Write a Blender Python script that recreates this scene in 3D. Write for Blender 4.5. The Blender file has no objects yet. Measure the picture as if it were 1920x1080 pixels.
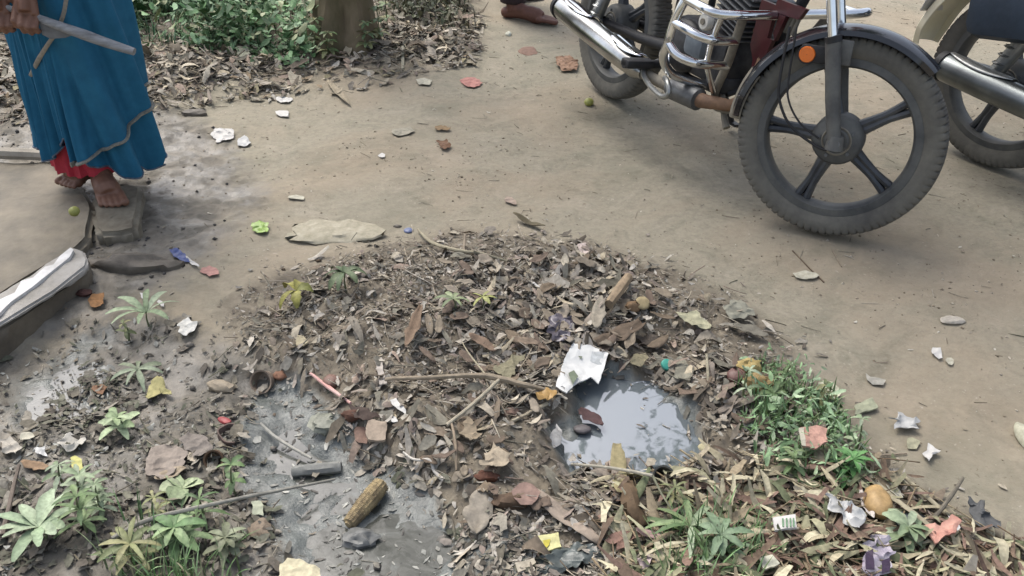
import bpy, bmesh, math, random
import numpy as np
from mathutils import Matrix, Vector

# ------------------------------------------------------------------ camera, sky, sun, exposure
C = bpy.context.scene
COL = C.collection
CF, CH, CP = 1787.8, 1.408, math.radians(31.97)          # focal length in px at 1920, height, pitch down
cam_d = bpy.data.cameras.new('camera'); cam = bpy.data.objects.new('camera', cam_d); COL.objects.link(cam)
cam.location = (0, 0, CH); cam.rotation_euler = (math.pi/2 - CP, 0, 0)
cam_d.sensor_width = 36; cam_d.lens = CF/1920*36; cam_d.clip_end = 500; cam_d.clip_start = .02
C.camera = cam
SUN_EL, SUN_AZ = math.radians(58), math.radians(-35)      # azimuth measured clockwise from +Y
w = bpy.data.worlds.new('World'); C.world = w; w.use_nodes = True
nt = w.node_tree; bg = nt.nodes['Background']
sky = nt.nodes.new('ShaderNodeTexSky'); sky.sky_type = 'NISHITA'; sky.sun_disc = False
sky.sun_elevation = SUN_EL; sky.sun_rotation = SUN_AZ; sky.air_density = 1.0; sky.dust_density = 4.0; sky.ozone_density = 1.0
hs = nt.nodes.new('ShaderNodeHueSaturation'); hs.inputs['Saturation'].default_value = .6      # thin overcast: a greyer sky
nt.links.new(sky.outputs[0], hs.inputs['Color']); nt.links.new(hs.outputs[0], bg.inputs[0]); bg.inputs[1].default_value = .15
sd = bpy.data.lights.new('sun', 'SUN'); sd.energy = 1.5; sd.angle = math.radians(28); sd.color = (1, .965, .91)
sun = bpy.data.objects.new('sun', sd); COL.objects.link(sun)
sv = Vector((math.sin(SUN_AZ)*math.cos(SUN_EL), math.cos(SUN_AZ)*math.cos(SUN_EL), math.sin(SUN_EL)))
sun.rotation_euler = sv.to_track_quat('Z', 'Y').to_euler(); sun.location = sv*20
C.view_settings.view_transform = 'Standard'; C.view_settings.look = 'None'
C.view_settings.exposure = 0.88; C.view_settings.gamma = 1
C.cycles.max_bounces = 6; C.cycles.use_denoising = True

R = math.radians
rnd = random.Random(7)
rng = np.random.default_rng(11)
cF = np.array([0, math.cos(CP), -math.sin(CP)]); cU = np.array([0, math.sin(CP), math.cos(CP)])

# ------------------------------------------------------------------ noise and terrain
def _h(i, j, s):
    n = (i*374761393 + j*668265263 + s*1442695041) & 0xffffffff
    n = ((n ^ (n >> 13))*1274126177) & 0xffffffff
    return ((n ^ (n >> 16)) & 0xffff)/65535.0
def vnoise(x, y, s=0):
    x = np.asarray(x, float); y = np.asarray(y, float)
    i = np.floor(x).astype(np.int64); j = np.floor(y).astype(np.int64); u = x-i; v = y-j
    u = u*u*u*(u*(u*6-15)+10); v = v*v*v*(v*(v*6-15)+10)
    a = _h(i, j, s); b = _h(i+1, j, s); c = _h(i, j+1, s); d = _h(i+1, j+1, s)
    return (a*(1-u)+b*u)*(1-v)+(c*(1-u)+d*u)*v
def fbm(x, y, f, o=4, s=0, g=.5):
    t = 0; a = 1; n = 0
    for k in range(o):
        t = t+a*(vnoise(x*f+17.3*k, y*f-9.1*k, s+k)-.5)*2; n += a; a *= g; f *= 2.03
    return t/n
def flat(px, py, z=0.0):                                   # picture point -> ground plane at height z
    d = cF*CF+np.array([1, 0, 0])*(px-960)+cU*(540-py)
    t = (z-CH)/d[2]
    return d[0]*t, d[1]*t
def poly(pts, z=0.0): return np.array([flat(x, y, z) for x, y in pts])
def sdf(P, x, y):                                          # signed distance in metres, negative inside
    x = np.asarray(x, float); y = np.asarray(y, float)
    d = np.full(x.shape, 1e9); ins = np.zeros(x.shape, bool); n = len(P)
    for k in range(n):
        ax, ay = P[k]; bx, by = P[(k+1) % n]; ex, ey = bx-ax, by-ay
        t = np.clip(((x-ax)*ex+(y-ay)*ey)/(ex*ex+ey*ey+1e-12), 0, 1)
        d = np.minimum(d, np.hypot(x-ax-t*ex, y-ay-t*ey))
        c = ((ay > y) != (by > y)) & (x < (bx-ax)*(y-ay)/(by-ay+1e-12)+ax)
        ins ^= c
    return np.where(ins, -d, d)
def sm(d, w): t = np.clip(.5-d/w, 0, 1); return t*t*(3-2*t)     # 1 inside, 0 outside
P_HEAP = poly([(430,590),(520,520),(700,470),(860,430),(1080,455),(1240,500),(1380,570),(1480,660),(1590,800),(1680,900),(1820,980),(1960,1060),(2000,1250),(900,1300),(900,1060),(850,960),(760,880),(640,860),(560,720),(470,650)])
P_DRAIN = poly([(-300,700),(60,640),(240,590),(400,640),(540,690),(660,800),(760,860),(860,960),(900,1060),(880,1300),(-400,1400)])
P_SLIME = poly([(470,705),(560,700),(640,760),(650,800),(720,850),(820,900),(870,1000),(880,1080),(900,1250),(560,1250),(520,1040),(500,960),(440,900),(440,800)])
P_WET = poly([(-60,760),(20,680),(90,636),(130,606),(225,592),(232,622),(190,650),(215,690),(205,750),(130,780),(20,800)])
P_POOL = poly([(1075,715),(1130,690),(1200,705),(1255,735),(1300,760),(1310,830),(1280,880),(1190,885),(1120,860),(1075,880),(1040,850),(1025,800),(1080,790)])
P_MUDL = poly([(-300,200),(120,180),(330,190),(440,250),(520,360),(420,460),(330,560),(240,600),(100,640),(-200,700)])
P_NEAR = poly([(850,950),(960,985),(1130,1030),(1140,1160),(850,1160)])
P_LITT = poly([(-400,-120),(-400,170),(60,260),(330,170),(520,150),(700,135),(900,100),(905,40),(880,-120)])
def height(x, y):
    x = np.asarray(x, float); y = np.asarray(y, float)
    wx = x+.05*fbm(x, y, 5, 2, 40); wy = y+.05*fbm(x, y, 5, 2, 50)
    z = .022*fbm(x, y, 1.1, 3, 1)+.009*fbm(x, y, 6, 4, 5)-.010*np.clip(fbm(x*.7+y*.5, y*.9-x*.3, 4.5, 2, 6)-.25, 0, 1)
    hp = sm(sdf(P_HEAP, wx, wy)+.05, .34)
    z = z+hp*(.022+.030*fbm(x, y, 8, 4, 9)+.022*fbm(x, y, 3, 2, 14))
    dr = sm(sdf(P_DRAIN, wx, wy)+.02, .24)
    z = z-dr*(.035-.014*fbm(x, y, 12, 4, 19))
    we = sm(sdf(P_WET, wx+.03*fbm(x, y, 12, 3, 54), wy+.03*fbm(x, y, 12, 3, 55)), .16)
    z = z*(1-.85*we)+we*(-.040+.020*fbm(x, y, 11, 5, 57))
    sl = sm(sdf(P_SLIME, wx+.03*fbm(x, y, 14, 3, 44), wy+.03*fbm(x, y, 14, 3, 45))+.01, .2)
    z = z*(1-.85*sl)+sl*(-.057+.026*fbm(x, y, 8, 5, 23))
    po = sm(sdf(P_POOL, wx+.035*fbm(x, y, 12, 3, 46), wy+.035*fbm(x, y, 12, 3, 47))+.002, .11)
    z = z*(1-.85*po)-po*(.040-.010*fbm(x, y, 14, 3, 48))
    ml = sm(sdf(P_MUDL, wx, wy), .3)
    z = z+ml*.012*fbm(x, y, 16, 3, 29)
    lt = sm(sdf(P_LITT, wx, wy), .5)
    z = z+lt*(.05+.025*fbm(x, y, 4, 3, 31))
    z = z+.0035*fbm(x, y, 38, 2, 37)*(.35+hp+ml+.5*dr)
    for cx_, cy_ in ((.397, 3.746), (.93, 2.60), (1.68, 3.08)):        # trodden flat where the wheels stand
        z = z*(1-np.exp(-((x-cx_)**2+(y-cy_)**2)/.05))
    return z
Z_POOL, Z_DRAIN, Z_WET = -.019, -.052, -.042
def surf(x, y):                                            # soil or water surface, whichever is higher
    z = height(x, y)
    z = np.where(sdf(P_SLIME, x, y) < .05, np.maximum(z, Z_DRAIN), z)
    z = np.where(sdf(P_WET, x, y) < .05, np.maximum(z, Z_WET), z)
    return np.where(sdf(P_POOL, x, y) < .05, np.maximum(z, Z_POOL), z)
def H(x, y): return float(surf(np.array([x]), np.array([y]))[0])
def at(px, py, up=0.0):                                    # where a picture point meets the terrain
    z = 0.0
    for _ in range(9):
        x, y = flat(px, py, z+up); z = .4*z+.6*H(x, y)
    return Vector((x, y, z+up))
def scale_at(p): return ((Vector(p)-Vector((0, 0, CH))).dot(Vector(cF)))/CF   # metres per px there

# ------------------------------------------------------------------ materials
def lin(c): return tuple(((v/255)/12.92 if v/255 <= .04045 else ((v/255+.055)/1.055)**2.4) for v in c)
MATS = {}
ALB = .80
def mat(name, rgb, rough=.8, var=.18, vs=40, bump=.15, metal=0, coat=0, rgb2=None, spec=.4, stretch=None, bs=None, k=None):
    """procedural material; rgb as it shows in daylight (0-255), turned into an albedo"""
    if name in MATS: return MATS[name]
    m = bpy.data.materials.new(name); MATS[name] = m; m.use_nodes = True
    n = m.node_tree.nodes; l = m.node_tree.links; b = n['Principled BSDF']
    a = np.array(lin(rgb))*(ALB if k is None else k)
    a2 = np.array(lin(rgb2))*(ALB if k is None else k) if rgb2 else a*(1-var*1.8)
    tc = n.new('ShaderNodeTexCoord'); mp = n.new('ShaderNodeMapping'); l.new(tc.outputs['Object'], mp.inputs[0])
    if stretch: mp.inputs['Scale'].default_value = stretch
    no = n.new('ShaderNodeTexNoise'); no.inputs['Scale'].default_value = vs; no.inputs['Detail'].default_value = 6; no.inputs['Roughness'].default_value = .65
    l.new(mp.outputs[0], no.inputs['Vector'])
    rp = n.new('ShaderNodeValToRGB'); rp.color_ramp.elements[0].position = .32; rp.color_ramp.elements[1].position = .68
    rp.color_ramp.elements[0].color = (*a2, 1); rp.color_ramp.elements[1].color = (*(a*(1+(0 if rgb2 else var*.5))), 1)
    l.new(no.outputs[0], rp.inputs[0]); l.new(rp.outputs[0], b.inputs['Base Color'])
    b.inputs['Roughness'].default_value = rough; b.inputs['Metallic'].default_value = metal
    b.inputs['Coat Weight'].default_value = coat; b.inputs['Specular IOR Level'].default_value = spec
    if bump:
        n2 = n.new('ShaderNodeTexNoise'); n2.inputs['Scale'].default_value = bs or vs*3; n2.inputs['Detail'].default_value = 4
        l.new(mp.outputs[0], n2.inputs['Vector'])
        bp = n.new('ShaderNodeBump'); bp.inputs['Strength'].default_value = bump; bp.inputs['Distance'].default_value = .003
        l.new(n2.outputs[0], bp.inputs['Height']); l.new(bp.outputs[0], b.inputs['Normal'])
    return m
def tint_mat(name, rough=.85, sat=1.0, transl=0):
    """leaves etc.: each piece carries its own dye in the colour attribute 'tint'"""
    m = bpy.data.materials.new(name); m.use_nodes = True
    n = m.node_tree.nodes; l = m.node_tree.links; b = n['Principled BSDF']
    at_ = n.new('ShaderNodeAttribute'); at_.attribute_name = 'tint'
    tc = n.new('ShaderNodeTexCoord'); no = n.new('ShaderNodeTexNoise'); no.inputs['Scale'].default_value = 120; no.inputs['Detail'].default_value = 4
    l.new(tc.outputs['Object'], no.inputs['Vector'])
    mr = n.new('ShaderNodeMapRange'); mr.inputs[3].default_value = .72; mr.inputs[4].default_value = 1.22; mr.inputs[1].default_value = .3; mr.inputs[2].default_value = .7
    l.new(no.outputs[0], mr.inputs[0])
    mx = n.new('ShaderNodeVectorMath'); mx.operation = 'SCALE'; l.new(at_.outputs['Color'], mx.inputs[0]); l.new(mr.outputs[0], mx.inputs['Scale'])
    l.new(mx.outputs[0], b.inputs['Base Color']); b.inputs['Roughness'].default_value = rough; b.inputs['Specular IOR Level'].default_value = .35
    bp = n.new('ShaderNodeBump'); bp.inputs['Strength'].default_value = .3; bp.inputs['Distance'].default_value = .002
    l.new(no.outputs[0], bp.inputs['Height']); l.new(bp.outputs[0], b.inputs['Normal'])
    return m

# ------------------------------------------------------------------ object helpers
def tag(o, label=None, cat=None, group=None, kind=None):
    if label: o['label'] = label
    if cat: o['category'] = cat
    if group: o['group'] = group
    if kind: o['kind'] = kind
    return o
def empty(name, loc, label, cat, group=None, rot=None):
    o = bpy.data.objects.new(name, None); COL.objects.link(o); o.empty_display_size = .1
    if rot is not None: o.matrix_world = Matrix.Translation(loc) @ rot.to_4x4()
    else: o.location = loc
    return tag(o, label, cat, group)
class MB:
    def __init__(s, xf=None): s.v = []; s.f = []; s.xf = xf
    def add(s, vs, fs):
        o = len(s.v); s.v += [tuple(v) for v in vs]; s.f += [tuple(i+o for i in f) for f in fs]
    def tube(s, pts, r, seg=10, cap=True, flatten=1.0, sub=0, up=None):
        pts = [Vector(p) for p in pts]; rs = list(r) if hasattr(r, '__len__') else [r]*len(pts)
        if sub:                                             # catmull-rom
            q = []; qr = []
            for i in range(len(pts)-1):
                p0 = pts[max(i-1, 0)]; p1 = pts[i]; p2 = pts[i+1]; p3 = pts[min(i+2, len(pts)-1)]
                for k in range(sub):
                    t = k/sub
                    q.append(.5*((2*p1)+(p2-p0)*t+(2*p0-5*p1+4*p2-p3)*t*t+(3*p1-p0-3*p2+p3)*t**3)); qr.append(rs[i]*(1-t)+rs[i+1]*t)
            q.append(pts[-1]); qr.append(rs[-1]); pts, rs = q, qr
        o = []; nrm = None
        for i, p in enumerate(pts):
            t = (pts[min(i+1, len(pts)-1)]-pts[max(i-1, 0)])
            if t.length < 1e-9: t = Vector((0, 0, 1))
            t.normalize()
            if nrm is None:
                nrm = t.cross(Vector(up) if up else Vector((0, 0, 1)))
                if nrm.length < .1: nrm = t.cross(Vector((1, 0, 0)))
            nrm = (nrm-t*nrm.dot(t)).normalized(); b = t.cross(nrm)
            for k in range(seg):
                a = 2*math.pi*k/seg; o.append(p+nrm*math.cos(a)*rs[i]+b*math.sin(a)*rs[i]*flatten)
        f = []
        for i in range(len(pts)-1):
            for k in range(seg): f.append((i*seg+k, i*seg+(k+1) % seg, (i+1)*seg+(k+1) % seg, (i+1)*seg+k))
        if cap: f.append(tuple(range(seg))[::-1]); f.append(tuple((len(pts)-1)*seg+k for k in range(seg)))
        s.add(o, f)
    def box(s, c, d, M=None, bev=0):
        c = Vector(c); x, y, z = d[0]/2, d[1]/2, d[2]/2; vs = []
        b = min(bev, x*.9, y*.9, z*.9)
        if b <= 0:
            vs = [Vector((i*x, j*y, k*z)) for i in (-1, 1) for j in (-1, 1) for k in (-1, 1)]
            fs = [(0, 1, 3, 2), (4, 6, 7, 5), (0, 4, 5, 1), (2, 3, 7, 6), (0, 2, 6, 4), (1, 5, 7, 3)]
        else:
            bm = bmesh.new(); bmesh.ops.create_cube(bm, size=1)
            for v in bm.verts: v.co = Vector((v.co.x*2*x, v.co.y*2*y, v.co.z*2*z))
            bmesh.ops.bevel(bm, geom=list(bm.edges), offset=b, segments=2, affect='EDGES', profile=.5)
            bm.verts.index_update(); vs = [v.co.copy() for v in bm.verts]; fs = [tuple(v.index for v in f.verts) for f in bm.faces]; bm.free()
        if M is not None: vs = [M @ v for v in vs]
        s.add([v+c for v in vs], fs)
    def lathe(s, prof, n=48, axis='Y', c=(0, 0, 0), fn=None, closed=True):
        """prof: (radius, along axis); closed ring of profile"""
        c = Vector(c); o = []; m = len(prof)
        for i in range(n):
            a = 2*math.pi*i/n
            for j, (r, y) in enumerate(prof):
                if fn: r = r+fn(a, j, i)
                o.append(c+(Vector((r*math.cos(a), y, r*math.sin(a))) if axis == 'Y' else Vector((r*math.cos(a), r*math.sin(a), y))))
        f = []
        for i in range(n):
            for j in range(m if closed else m-1):
                f.append((i*m+j, i*m+(j+1) % m, ((i+1) % n)*m+(j+1) % m, ((i+1) % n)*m+j))
        s.add(o, f)
    def ball(s, c, r, seg=14, ring=9, fn=None, M=None):
        c = Vector(c); r = r if hasattr(r, '__len__') else (r, r, r); o = []; f = []
        for i in range(ring+1):
            th = math.pi*i/ring
            for k in range(seg):
                ph = 2*math.pi*k/seg; d = Vector((math.sin(th)*math.cos(ph), math.sin(th)*math.sin(ph), math.cos(th)))
                q = Vector((d.x*r[0], d.y*r[1], d.z*r[2]))*(fn(d) if fn else 1)
                o.append(c+(M @ q if M is not None else q))
        for i in range(ring):
            for k in range(seg): f.append((i*seg+k, (i+1)*seg+k, (i+1)*seg+(k+1) % seg, i*seg+(k+1) % seg))
        s.add(o, f)
    def build(s, name, m, parent=None, smooth=True, rel=None, label=None):
        me = bpy.data.meshes.new(name); vs = s.v
        if s.xf is not None: vs = [tuple(s.xf @ Vector(v)) for v in vs]
        if rel is not None: vs = [(v[0]-rel[0], v[1]-rel[1], v[2]-rel[2]) for v in vs]
        me.from_pydata(vs, [], s.f)
        bm = bmesh.new(); bm.from_mesh(me); bmesh.ops.remove_doubles(bm, verts=bm.verts, dist=1e-6); bmesh.ops.recalc_face_normals(bm, faces=bm.faces); bm.to_mesh(me); bm.free()
        if smooth:
            me.polygons.foreach_set('use_smooth', [True]*len(me.polygons))
            try: me.set_sharp_from_angle(angle=R(42))
            except Exception: pass
        me.materials.append(m)
        o = bpy.data.objects.new(name, me); COL.objects.link(o)
        if parent: o.parent = parent
        if rel is not None: o.location = rel
        if label: o['label'] = label
        return o
def np_mesh(name, V, F, m, tint=None, smooth=False):
    """V (n,3), F (k,4) or (k,3) arrays, tint per vertex"""
    me = bpy.data.meshes.new(name); k, c = F.shape
    me.vertices.add(len(V)); me.vertices.foreach_set('co', np.ascontiguousarray(V, dtype=np.float32).ravel())
    me.loops.add(k*c); me.loops.foreach_set('vertex_index', np.ascontiguousarray(F, dtype=np.int32).ravel())
    me.polygons.add(k); me.polygons.foreach_set('loop_start', np.arange(0, k*c, c, dtype=np.int32))
    try: me.polygons.foreach_set('loop_total', np.full(k, c, dtype=np.int32))
    except Exception: pass
    me.update(calc_edges=True); me.validate()
    if smooth: me.polygons.foreach_set('use_smooth', np.ones(k, dtype=bool))
    if tint is not None:
        ca = me.color_attributes.new('tint', 'FLOAT_COLOR', 'POINT')
        t = np.ones((len(V), 4), np.float32); t[:, :3] = tint; ca.data.foreach_set('color', t.ravel())
    me.materials.append(m)
    o = bpy.data.objects.new(name, me); COL.objects.link(o)
    return o

# ------------------------------------------------------------------ ground
def axis_vals(a, b, step, far):
    v = list(np.arange(a, b, step)); s = step; x = v[-1]
    while x < far: s *= 1.18; x += s; v.append(x)
    s = step; x = v[0]; pre = []
    while x > -far: s *= 1.18; x -= s; pre.append(x)
    return np.array(pre[::-1]+v)
gx = axis_vals(-1.75, 1.85, .0085, 120); gy = axis_vals(1.05, 3.9, .0085, 120)
GX, GY = np.meshgrid(gx, gy); GZ = height(GX, GY)
nx, ny = len(gx), len(gy)
V = np.stack([GX.ravel(), GY.ravel(), GZ.ravel()], 1)
ii = (np.arange(ny-1)[:, None]*nx+np.arange(nx-1)[None, :]).ravel()
F = np.stack([ii, ii+1, ii+nx+1, ii+nx], 1)
def ground_material():
    m = bpy.data.materials.new('soil'); m.use_nodes = True
    n = m.node_tree.nodes; l = m.node_tree.links; b = n['Principled BSDF']
    tc = n.new('ShaderNodeTexCoord')
    def noise(s, d=6, r=.6, dist=0):
        x = n.new('ShaderNodeTexNoise'); x.inputs['Scale'].default_value = s; x.inputs['Detail'].default_value = d; x.inputs['Roughness'].default_value = r; x.inputs['Distortion'].default_value = dist
        l.new(tc.outputs['Object'], x.inputs['Vector']); return x.outputs[0]
    def ramp(src, stops):
        r = n.new('ShaderNodeValToRGB'); e = r.color_ramp.elements
        while len(e) < len(stops): e.new(.5)
        for k, (p, c) in enumerate(stops): e[k].position = p; e[k].color = (*[v*ALB for v in lin(c)], 1)
        l.new(src, r.inputs[0]); return r.outputs[0]
    def mix(f, a, c, mode='MIX'):
        x = n.new('ShaderNodeMix'); x.data_type = 'RGBA'; x.blend_type = mode
        if isinstance(f, float): x.inputs[0].default_value = f
        else: l.new(f, x.inputs[0])
        l.new(a, x.inputs[6]); l.new(c, x.inputs[7]); return x.outputs[2]
    def attr(a):
        x = n.new('ShaderNodeAttribute'); x.attribute_name = a; return x.outputs['Fac']
    def thr(src, lo, hi):
        x = n.new('ShaderNodeMapRange'); x.inputs[1].default_value = lo; x.inputs[2].default_value = hi; l.new(src, x.inputs[0]); return x.outputs[0]
    def mth(op, a, c):
        x = n.new('ShaderNodeMath'); x.operation = op
        for k, v in enumerate((a, c)):
            if isinstance(v, float): x.inputs[k].default_value = v
            else: l.new(v, x.inputs[k])
        return x.outputs[0]
    path = ramp(noise(4.2, 9, .66, 1.0), [(.3, (116,112,96)), (.4, (138,132,114)), (.48, (153,145,126)), (.55, (146,139,121)), (.62, (161,152,134)), (.72, (150,142,124))])
    fine = ramp(noise(60, 5, .7), [(.34, (112,106,92)), (.5, (150,142,124)), (.7, (176,170,152))])
    path = mix(.28, path, fine)
    path = mix(mth('MULTIPLY', thr(noise(1.3, 4, .6, .5), .45, .62), .55), path, ramp(noise(6, 6), [(.35, (146,131,110)), (.6, (166,150,128))]))
    path = mix(mth('MULTIPLY', thr(noise(1.9, 5, .65, .8), .53, .66), .55), path, ramp(noise(9, 6), [(.35, (104,102,86)), (.6, (134,130,112))]))
    speck = thr(noise(110, 2, .5), .66, .72)
    path = mix(mth('MULTIPLY', speck, .5), path, ramp(noise(7, 2), [(.4, (95,84,70)), (.6, (190,182,168))]))
    heap = ramp(noise(16, 8, .7, .4), [(.3, (88,80,68)), (.5, (120,111,96)), (.68, (148,138,120))])
    mud = ramp(noise(9, 8, .68, .8), [(.3, (74,70,62)), (.46, (110,105,95)), (.6, (130,123,111)), (.72, (150,142,128))])
    wet = ramp(noise(13, 8, .7, 1.0), [(.3, (70,73,70)), (.5, (102,106,102)), (.66, (124,128,123)), (.78, (150,154,148))])
    jit = mth('MULTIPLY', mth('SUBTRACT', noise(7, 5, .65), .5), .9)
    def m_(a, lo=.35, hi=.65): return thr(mth('ADD', attr(a), jit), lo, hi)
    c = mix(m_('mud'), path, mud); c = mix(m_('heap'), c, heap); c = mix(m_('wet', .4, .7), c, wet)
    l.new(c, b.inputs['Base Color'])
    # gloss: damp mud shines a little, slime more
    g1 = mth('MULTIPLY', m_('wet', .4, .7), .70); g2 = mth('MULTIPLY', mth('MULTIPLY', m_('mud'), thr(noise(6, 4), .42, .56)), .56)
    rr = mth('SUBTRACT', .93, mth('MAXIMUM', g1, g2)); l.new(rr, b.inputs['Roughness'])
    b.inputs['Specular IOR Level'].default_value = .5
    bp = n.new('ShaderNodeBump'); bp.inputs['Strength'].default_value = .55; bp.inputs['Distance'].default_value = .006
    l.new(mth('ADD', noise(45, 8, .72), mth('MULTIPLY', noise(160, 3, .6), .35)), bp.inputs['Height']); l.new(bp.outputs[0], b.inputs['Normal'])
    return m
ground = np_mesh('ground', V, F, ground_material(), smooth=True); tag(ground, kind='structure')
wx = V[:, 0]; wy = V[:, 1]
for nm, val in (('heap', np.maximum(sm(sdf(P_HEAP, wx, wy)-.02, .4), .85*sm(sdf(P_LITT, wx, wy), .5))),
                ('mud', np.maximum(sm(sdf(P_DRAIN, wx, wy), .4), .8*sm(sdf(P_MUDL, wx, wy), .5))),
                ('wet', np.maximum(.75*sm(sdf(P_NEAR, wx, wy), .15), np.maximum(np.maximum(sm(sdf(P_SLIME, wx, wy), .12), .75*sm(sdf(P_WET, wx, wy), .25)), .8*sm(sdf(P_POOL, wx, wy)-.02, .08))))):
    a = ground.data.attributes.new(nm, 'FLOAT', 'POINT'); a.data.foreach_set('value', val.astype(np.float32))

def water(name, P, z, m):
    c = P.mean(0); Q = c+(P-c)*1.12
    mb = MB(); mb.add([(x, y, z) for x, y in Q], [tuple(range(len(Q)))])
    return tag(mb.build(name, m, smooth=False), kind='structure')
def water_mat(name, rgb, rough, k, bump=.02, scum_glint=None, tr=0):
    m = bpy.data.materials.new(name); m.use_nodes = True
    n = m.node_tree.nodes; l = m.node_tree.links; b = n['Principled BSDF']
    a = [v*k for v in lin(rgb)]; b.inputs['Base Color'].default_value = (*a, 1); b.inputs['Roughness'].default_value = rough
    b.inputs['IOR'].default_value = 1.33; b.inputs['Specular IOR Level'].default_value = .5
    tc = n.new('ShaderNodeTexCoord')
    if scum_glint:
        no = n.new('ShaderNodeTexNoise'); no.inputs['Scale'].default_value = 14; no.inputs['Detail'].default_value = 8; no.inputs['Roughness'].default_value = .68; no.inputs['Distortion'].default_value = 1.2
        l.new(tc.outputs['Object'], no.inputs['Vector'])
        rp = n.new('ShaderNodeValToRGB'); e = rp.color_ramp.elements; e[0].position = .36; e[0].color = (*[v*.8 for v in a], 1); e[1].position = .72; e[1].color = (*[v*k for v in lin(scum_glint)], 1)
        x = e.new(.58); x.color = (*a, 1)
        l.new(no.outputs[0], rp.inputs[0]); l.new(rp.outputs[0], b.inputs['Base Color'])
        mr = n.new('ShaderNodeMapRange'); mr.inputs[1].default_value = .4; mr.inputs[2].default_value = .72; mr.inputs[3].default_value = rough; mr.inputs[4].default_value = .6
        l.new(no.outputs[0], mr.inputs[0]); l.new(mr.outputs[0], b.inputs['Roughness'])
    n2 = n.new('ShaderNodeTexNoise'); n2.inputs['Scale'].default_value = 12; n2.inputs['Detail'].default_value = 3; l.new(tc.outputs['Object'], n2.inputs['Vector'])
    bp = n.new('ShaderNodeBump'); bp.inputs['Strength'].default_value = bump; bp.inputs['Distance'].default_value = .01
    l.new(n2.outputs[0], bp.inputs['Height']); l.new(bp.outputs[0], b.inputs['Normal'])
    b.inputs['Coat Weight'].default_value = .8; b.inputs['Coat IOR'].default_value = 1.7; b.inputs['Coat Roughness'].default_value = .12
    l.new(bp.outputs[0], b.inputs['Coat Normal'])
    return m
def puddle_mat(nm='puddle_water'):
    m = water_mat(nm, (70,74,70), .03, .5, .03)
    n = m.node_tree.nodes; b = n['Principled BSDF']; b.inputs['Base Color'].default_value = (.13, .15, .16, 1); b.inputs['Roughness'].default_value = .04; b.inputs['Coat Weight'].default_value = 1; b.inputs['Coat IOR'].default_value = 2.45; b.inputs['Coat Roughness'].default_value = .03
    return m
water('puddle_water', P_POOL, Z_POOL, puddle_mat())
water('mud_water', P_WET, Z_WET, water_mat('mud_water', (120,120,114), .10, .8, .14, (196,196,190)))  # pale patches: scum, plus bright water reflections painted into the colour
water('drain_water', P_SLIME, Z_DRAIN, water_mat('drain_water', (82,84,78), .07, .75, .16, (122,126,122)))

# ------------------------------------------------------------------ leaf litter, twigs, crumbs (uncountable cover)
def scatter(P, n, dens=None):
    lo = P.min(0); hi = P.max(0); out = np.zeros((0, 2))
    while len(out) < n:
        q = rng.uniform(lo, hi, (n*3, 2)); s = sdf(P, q[:, 0]+.06*fbm(q[:, 0], q[:, 1], 6, 2, 60), q[:, 1])
        keep = s < rng.uniform(-.26, .07, len(q))
        if dens is not None: keep &= rng.uniform(0, 1, len(q)) < dens(q)
        out = np.concatenate([out, q[keep]])
    return out[:n]
def in_view(q, m=150):
    d = np.stack([q[:, 0], q[:, 1], np.zeros(len(q))-CH], 1); z = d @ cF; px = 960+CF*d[:, 0]/z; py = 540-CF*(d @ cU)/z
    return q[(px > -m) & (px < 1920+m) & (py > -m) & (py < 1080+m)]
def pieces(q, L, W, cols, tilt=.35, lift=.004, curl=.25, jit=.16, rise=.012, ns=4):
    """bent leaf-like pieces: returns V, F, tint"""
    n = len(q); L = rng.uniform(*L, n)*rng.choice([.7, 1, 1, 1.3], n); W = L*rng.uniform(*W, n)
    a = rng.uniform(0, 2*np.pi, n); z0 = surf(q[:, 0], q[:, 1])
    gx_ = (surf(q[:, 0]+.01, q[:, 1])-z0)/.01; gy_ = (surf(q[:, 0], q[:, 1]+.01)-z0)/.01
    gx_ = np.clip(gx_, -.6, .6)+rng.normal(0, tilt, n)*.6; gy_ = np.clip(gy_, -.6, .6)+rng.normal(0, tilt, n)*.6
    cu = rng.normal(0, curl, n); fold = rng.normal(0, curl, n); z0 = z0+lift+rng.uniform(0, 1, n)**2*rise
    t = np.linspace(0, 1, ns+1); sh = np.sin(np.pi*np.clip(t*.92+.05, 0, 1))**.7
    sh = np.where(t > .98, .05, sh); bl = rng.uniform(.3, 1, n)
    V = np.zeros((n, ns+1, 3, 3))
    for i, ti in enumerate(t):
        for j, s_ in enumerate((-1, 0, 1)):
            wd = W*.5*(sh[i]*bl+(1-bl)*(.75+.25*((i*7+j*3) % 3-1)))*s_*rng.uniform(.6, 1.3, n)
            ln = (ti-.5)*L; xl = ln*np.cos(a)-wd*np.sin(a); yl = ln*np.sin(a)+wd*np.cos(a)
            zl = gx_*xl+gy_*yl+cu*L*((ti-.5)**2*4-.3)*.5+fold*np.abs(wd)+.0008*rng.normal(0, 1, n)
            V[:, i, j, 0] = q[:, 0]+xl; V[:, i, j, 1] = q[:, 1]+yl; V[:, i, j, 2] = z0+zl
    V = V.reshape(n, -1, 3); k = V.shape[1]
    f = [(i*3+j, (i+1)*3+j, (i+1)*3+j+1, i*3+j+1) for i in range(ns) for j in range(2)]
    F = (np.arange(n)[:, None, None]*k+np.array(f)[None]).reshape(-1, 4)
    c = np.array([lin(x) for x in cols])*ALB; ci = c[rng.integers(0, len(c), n)]*(1+rng.normal(0, jit, (n, 1)))
    T = np.repeat(np.clip(ci, .01, .9), k, 0)
    T = T*.8+T.mean(1, keepdims=True)*.2 if L.mean() < .05 else T
    return V.reshape(-1, 3), F, T
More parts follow.
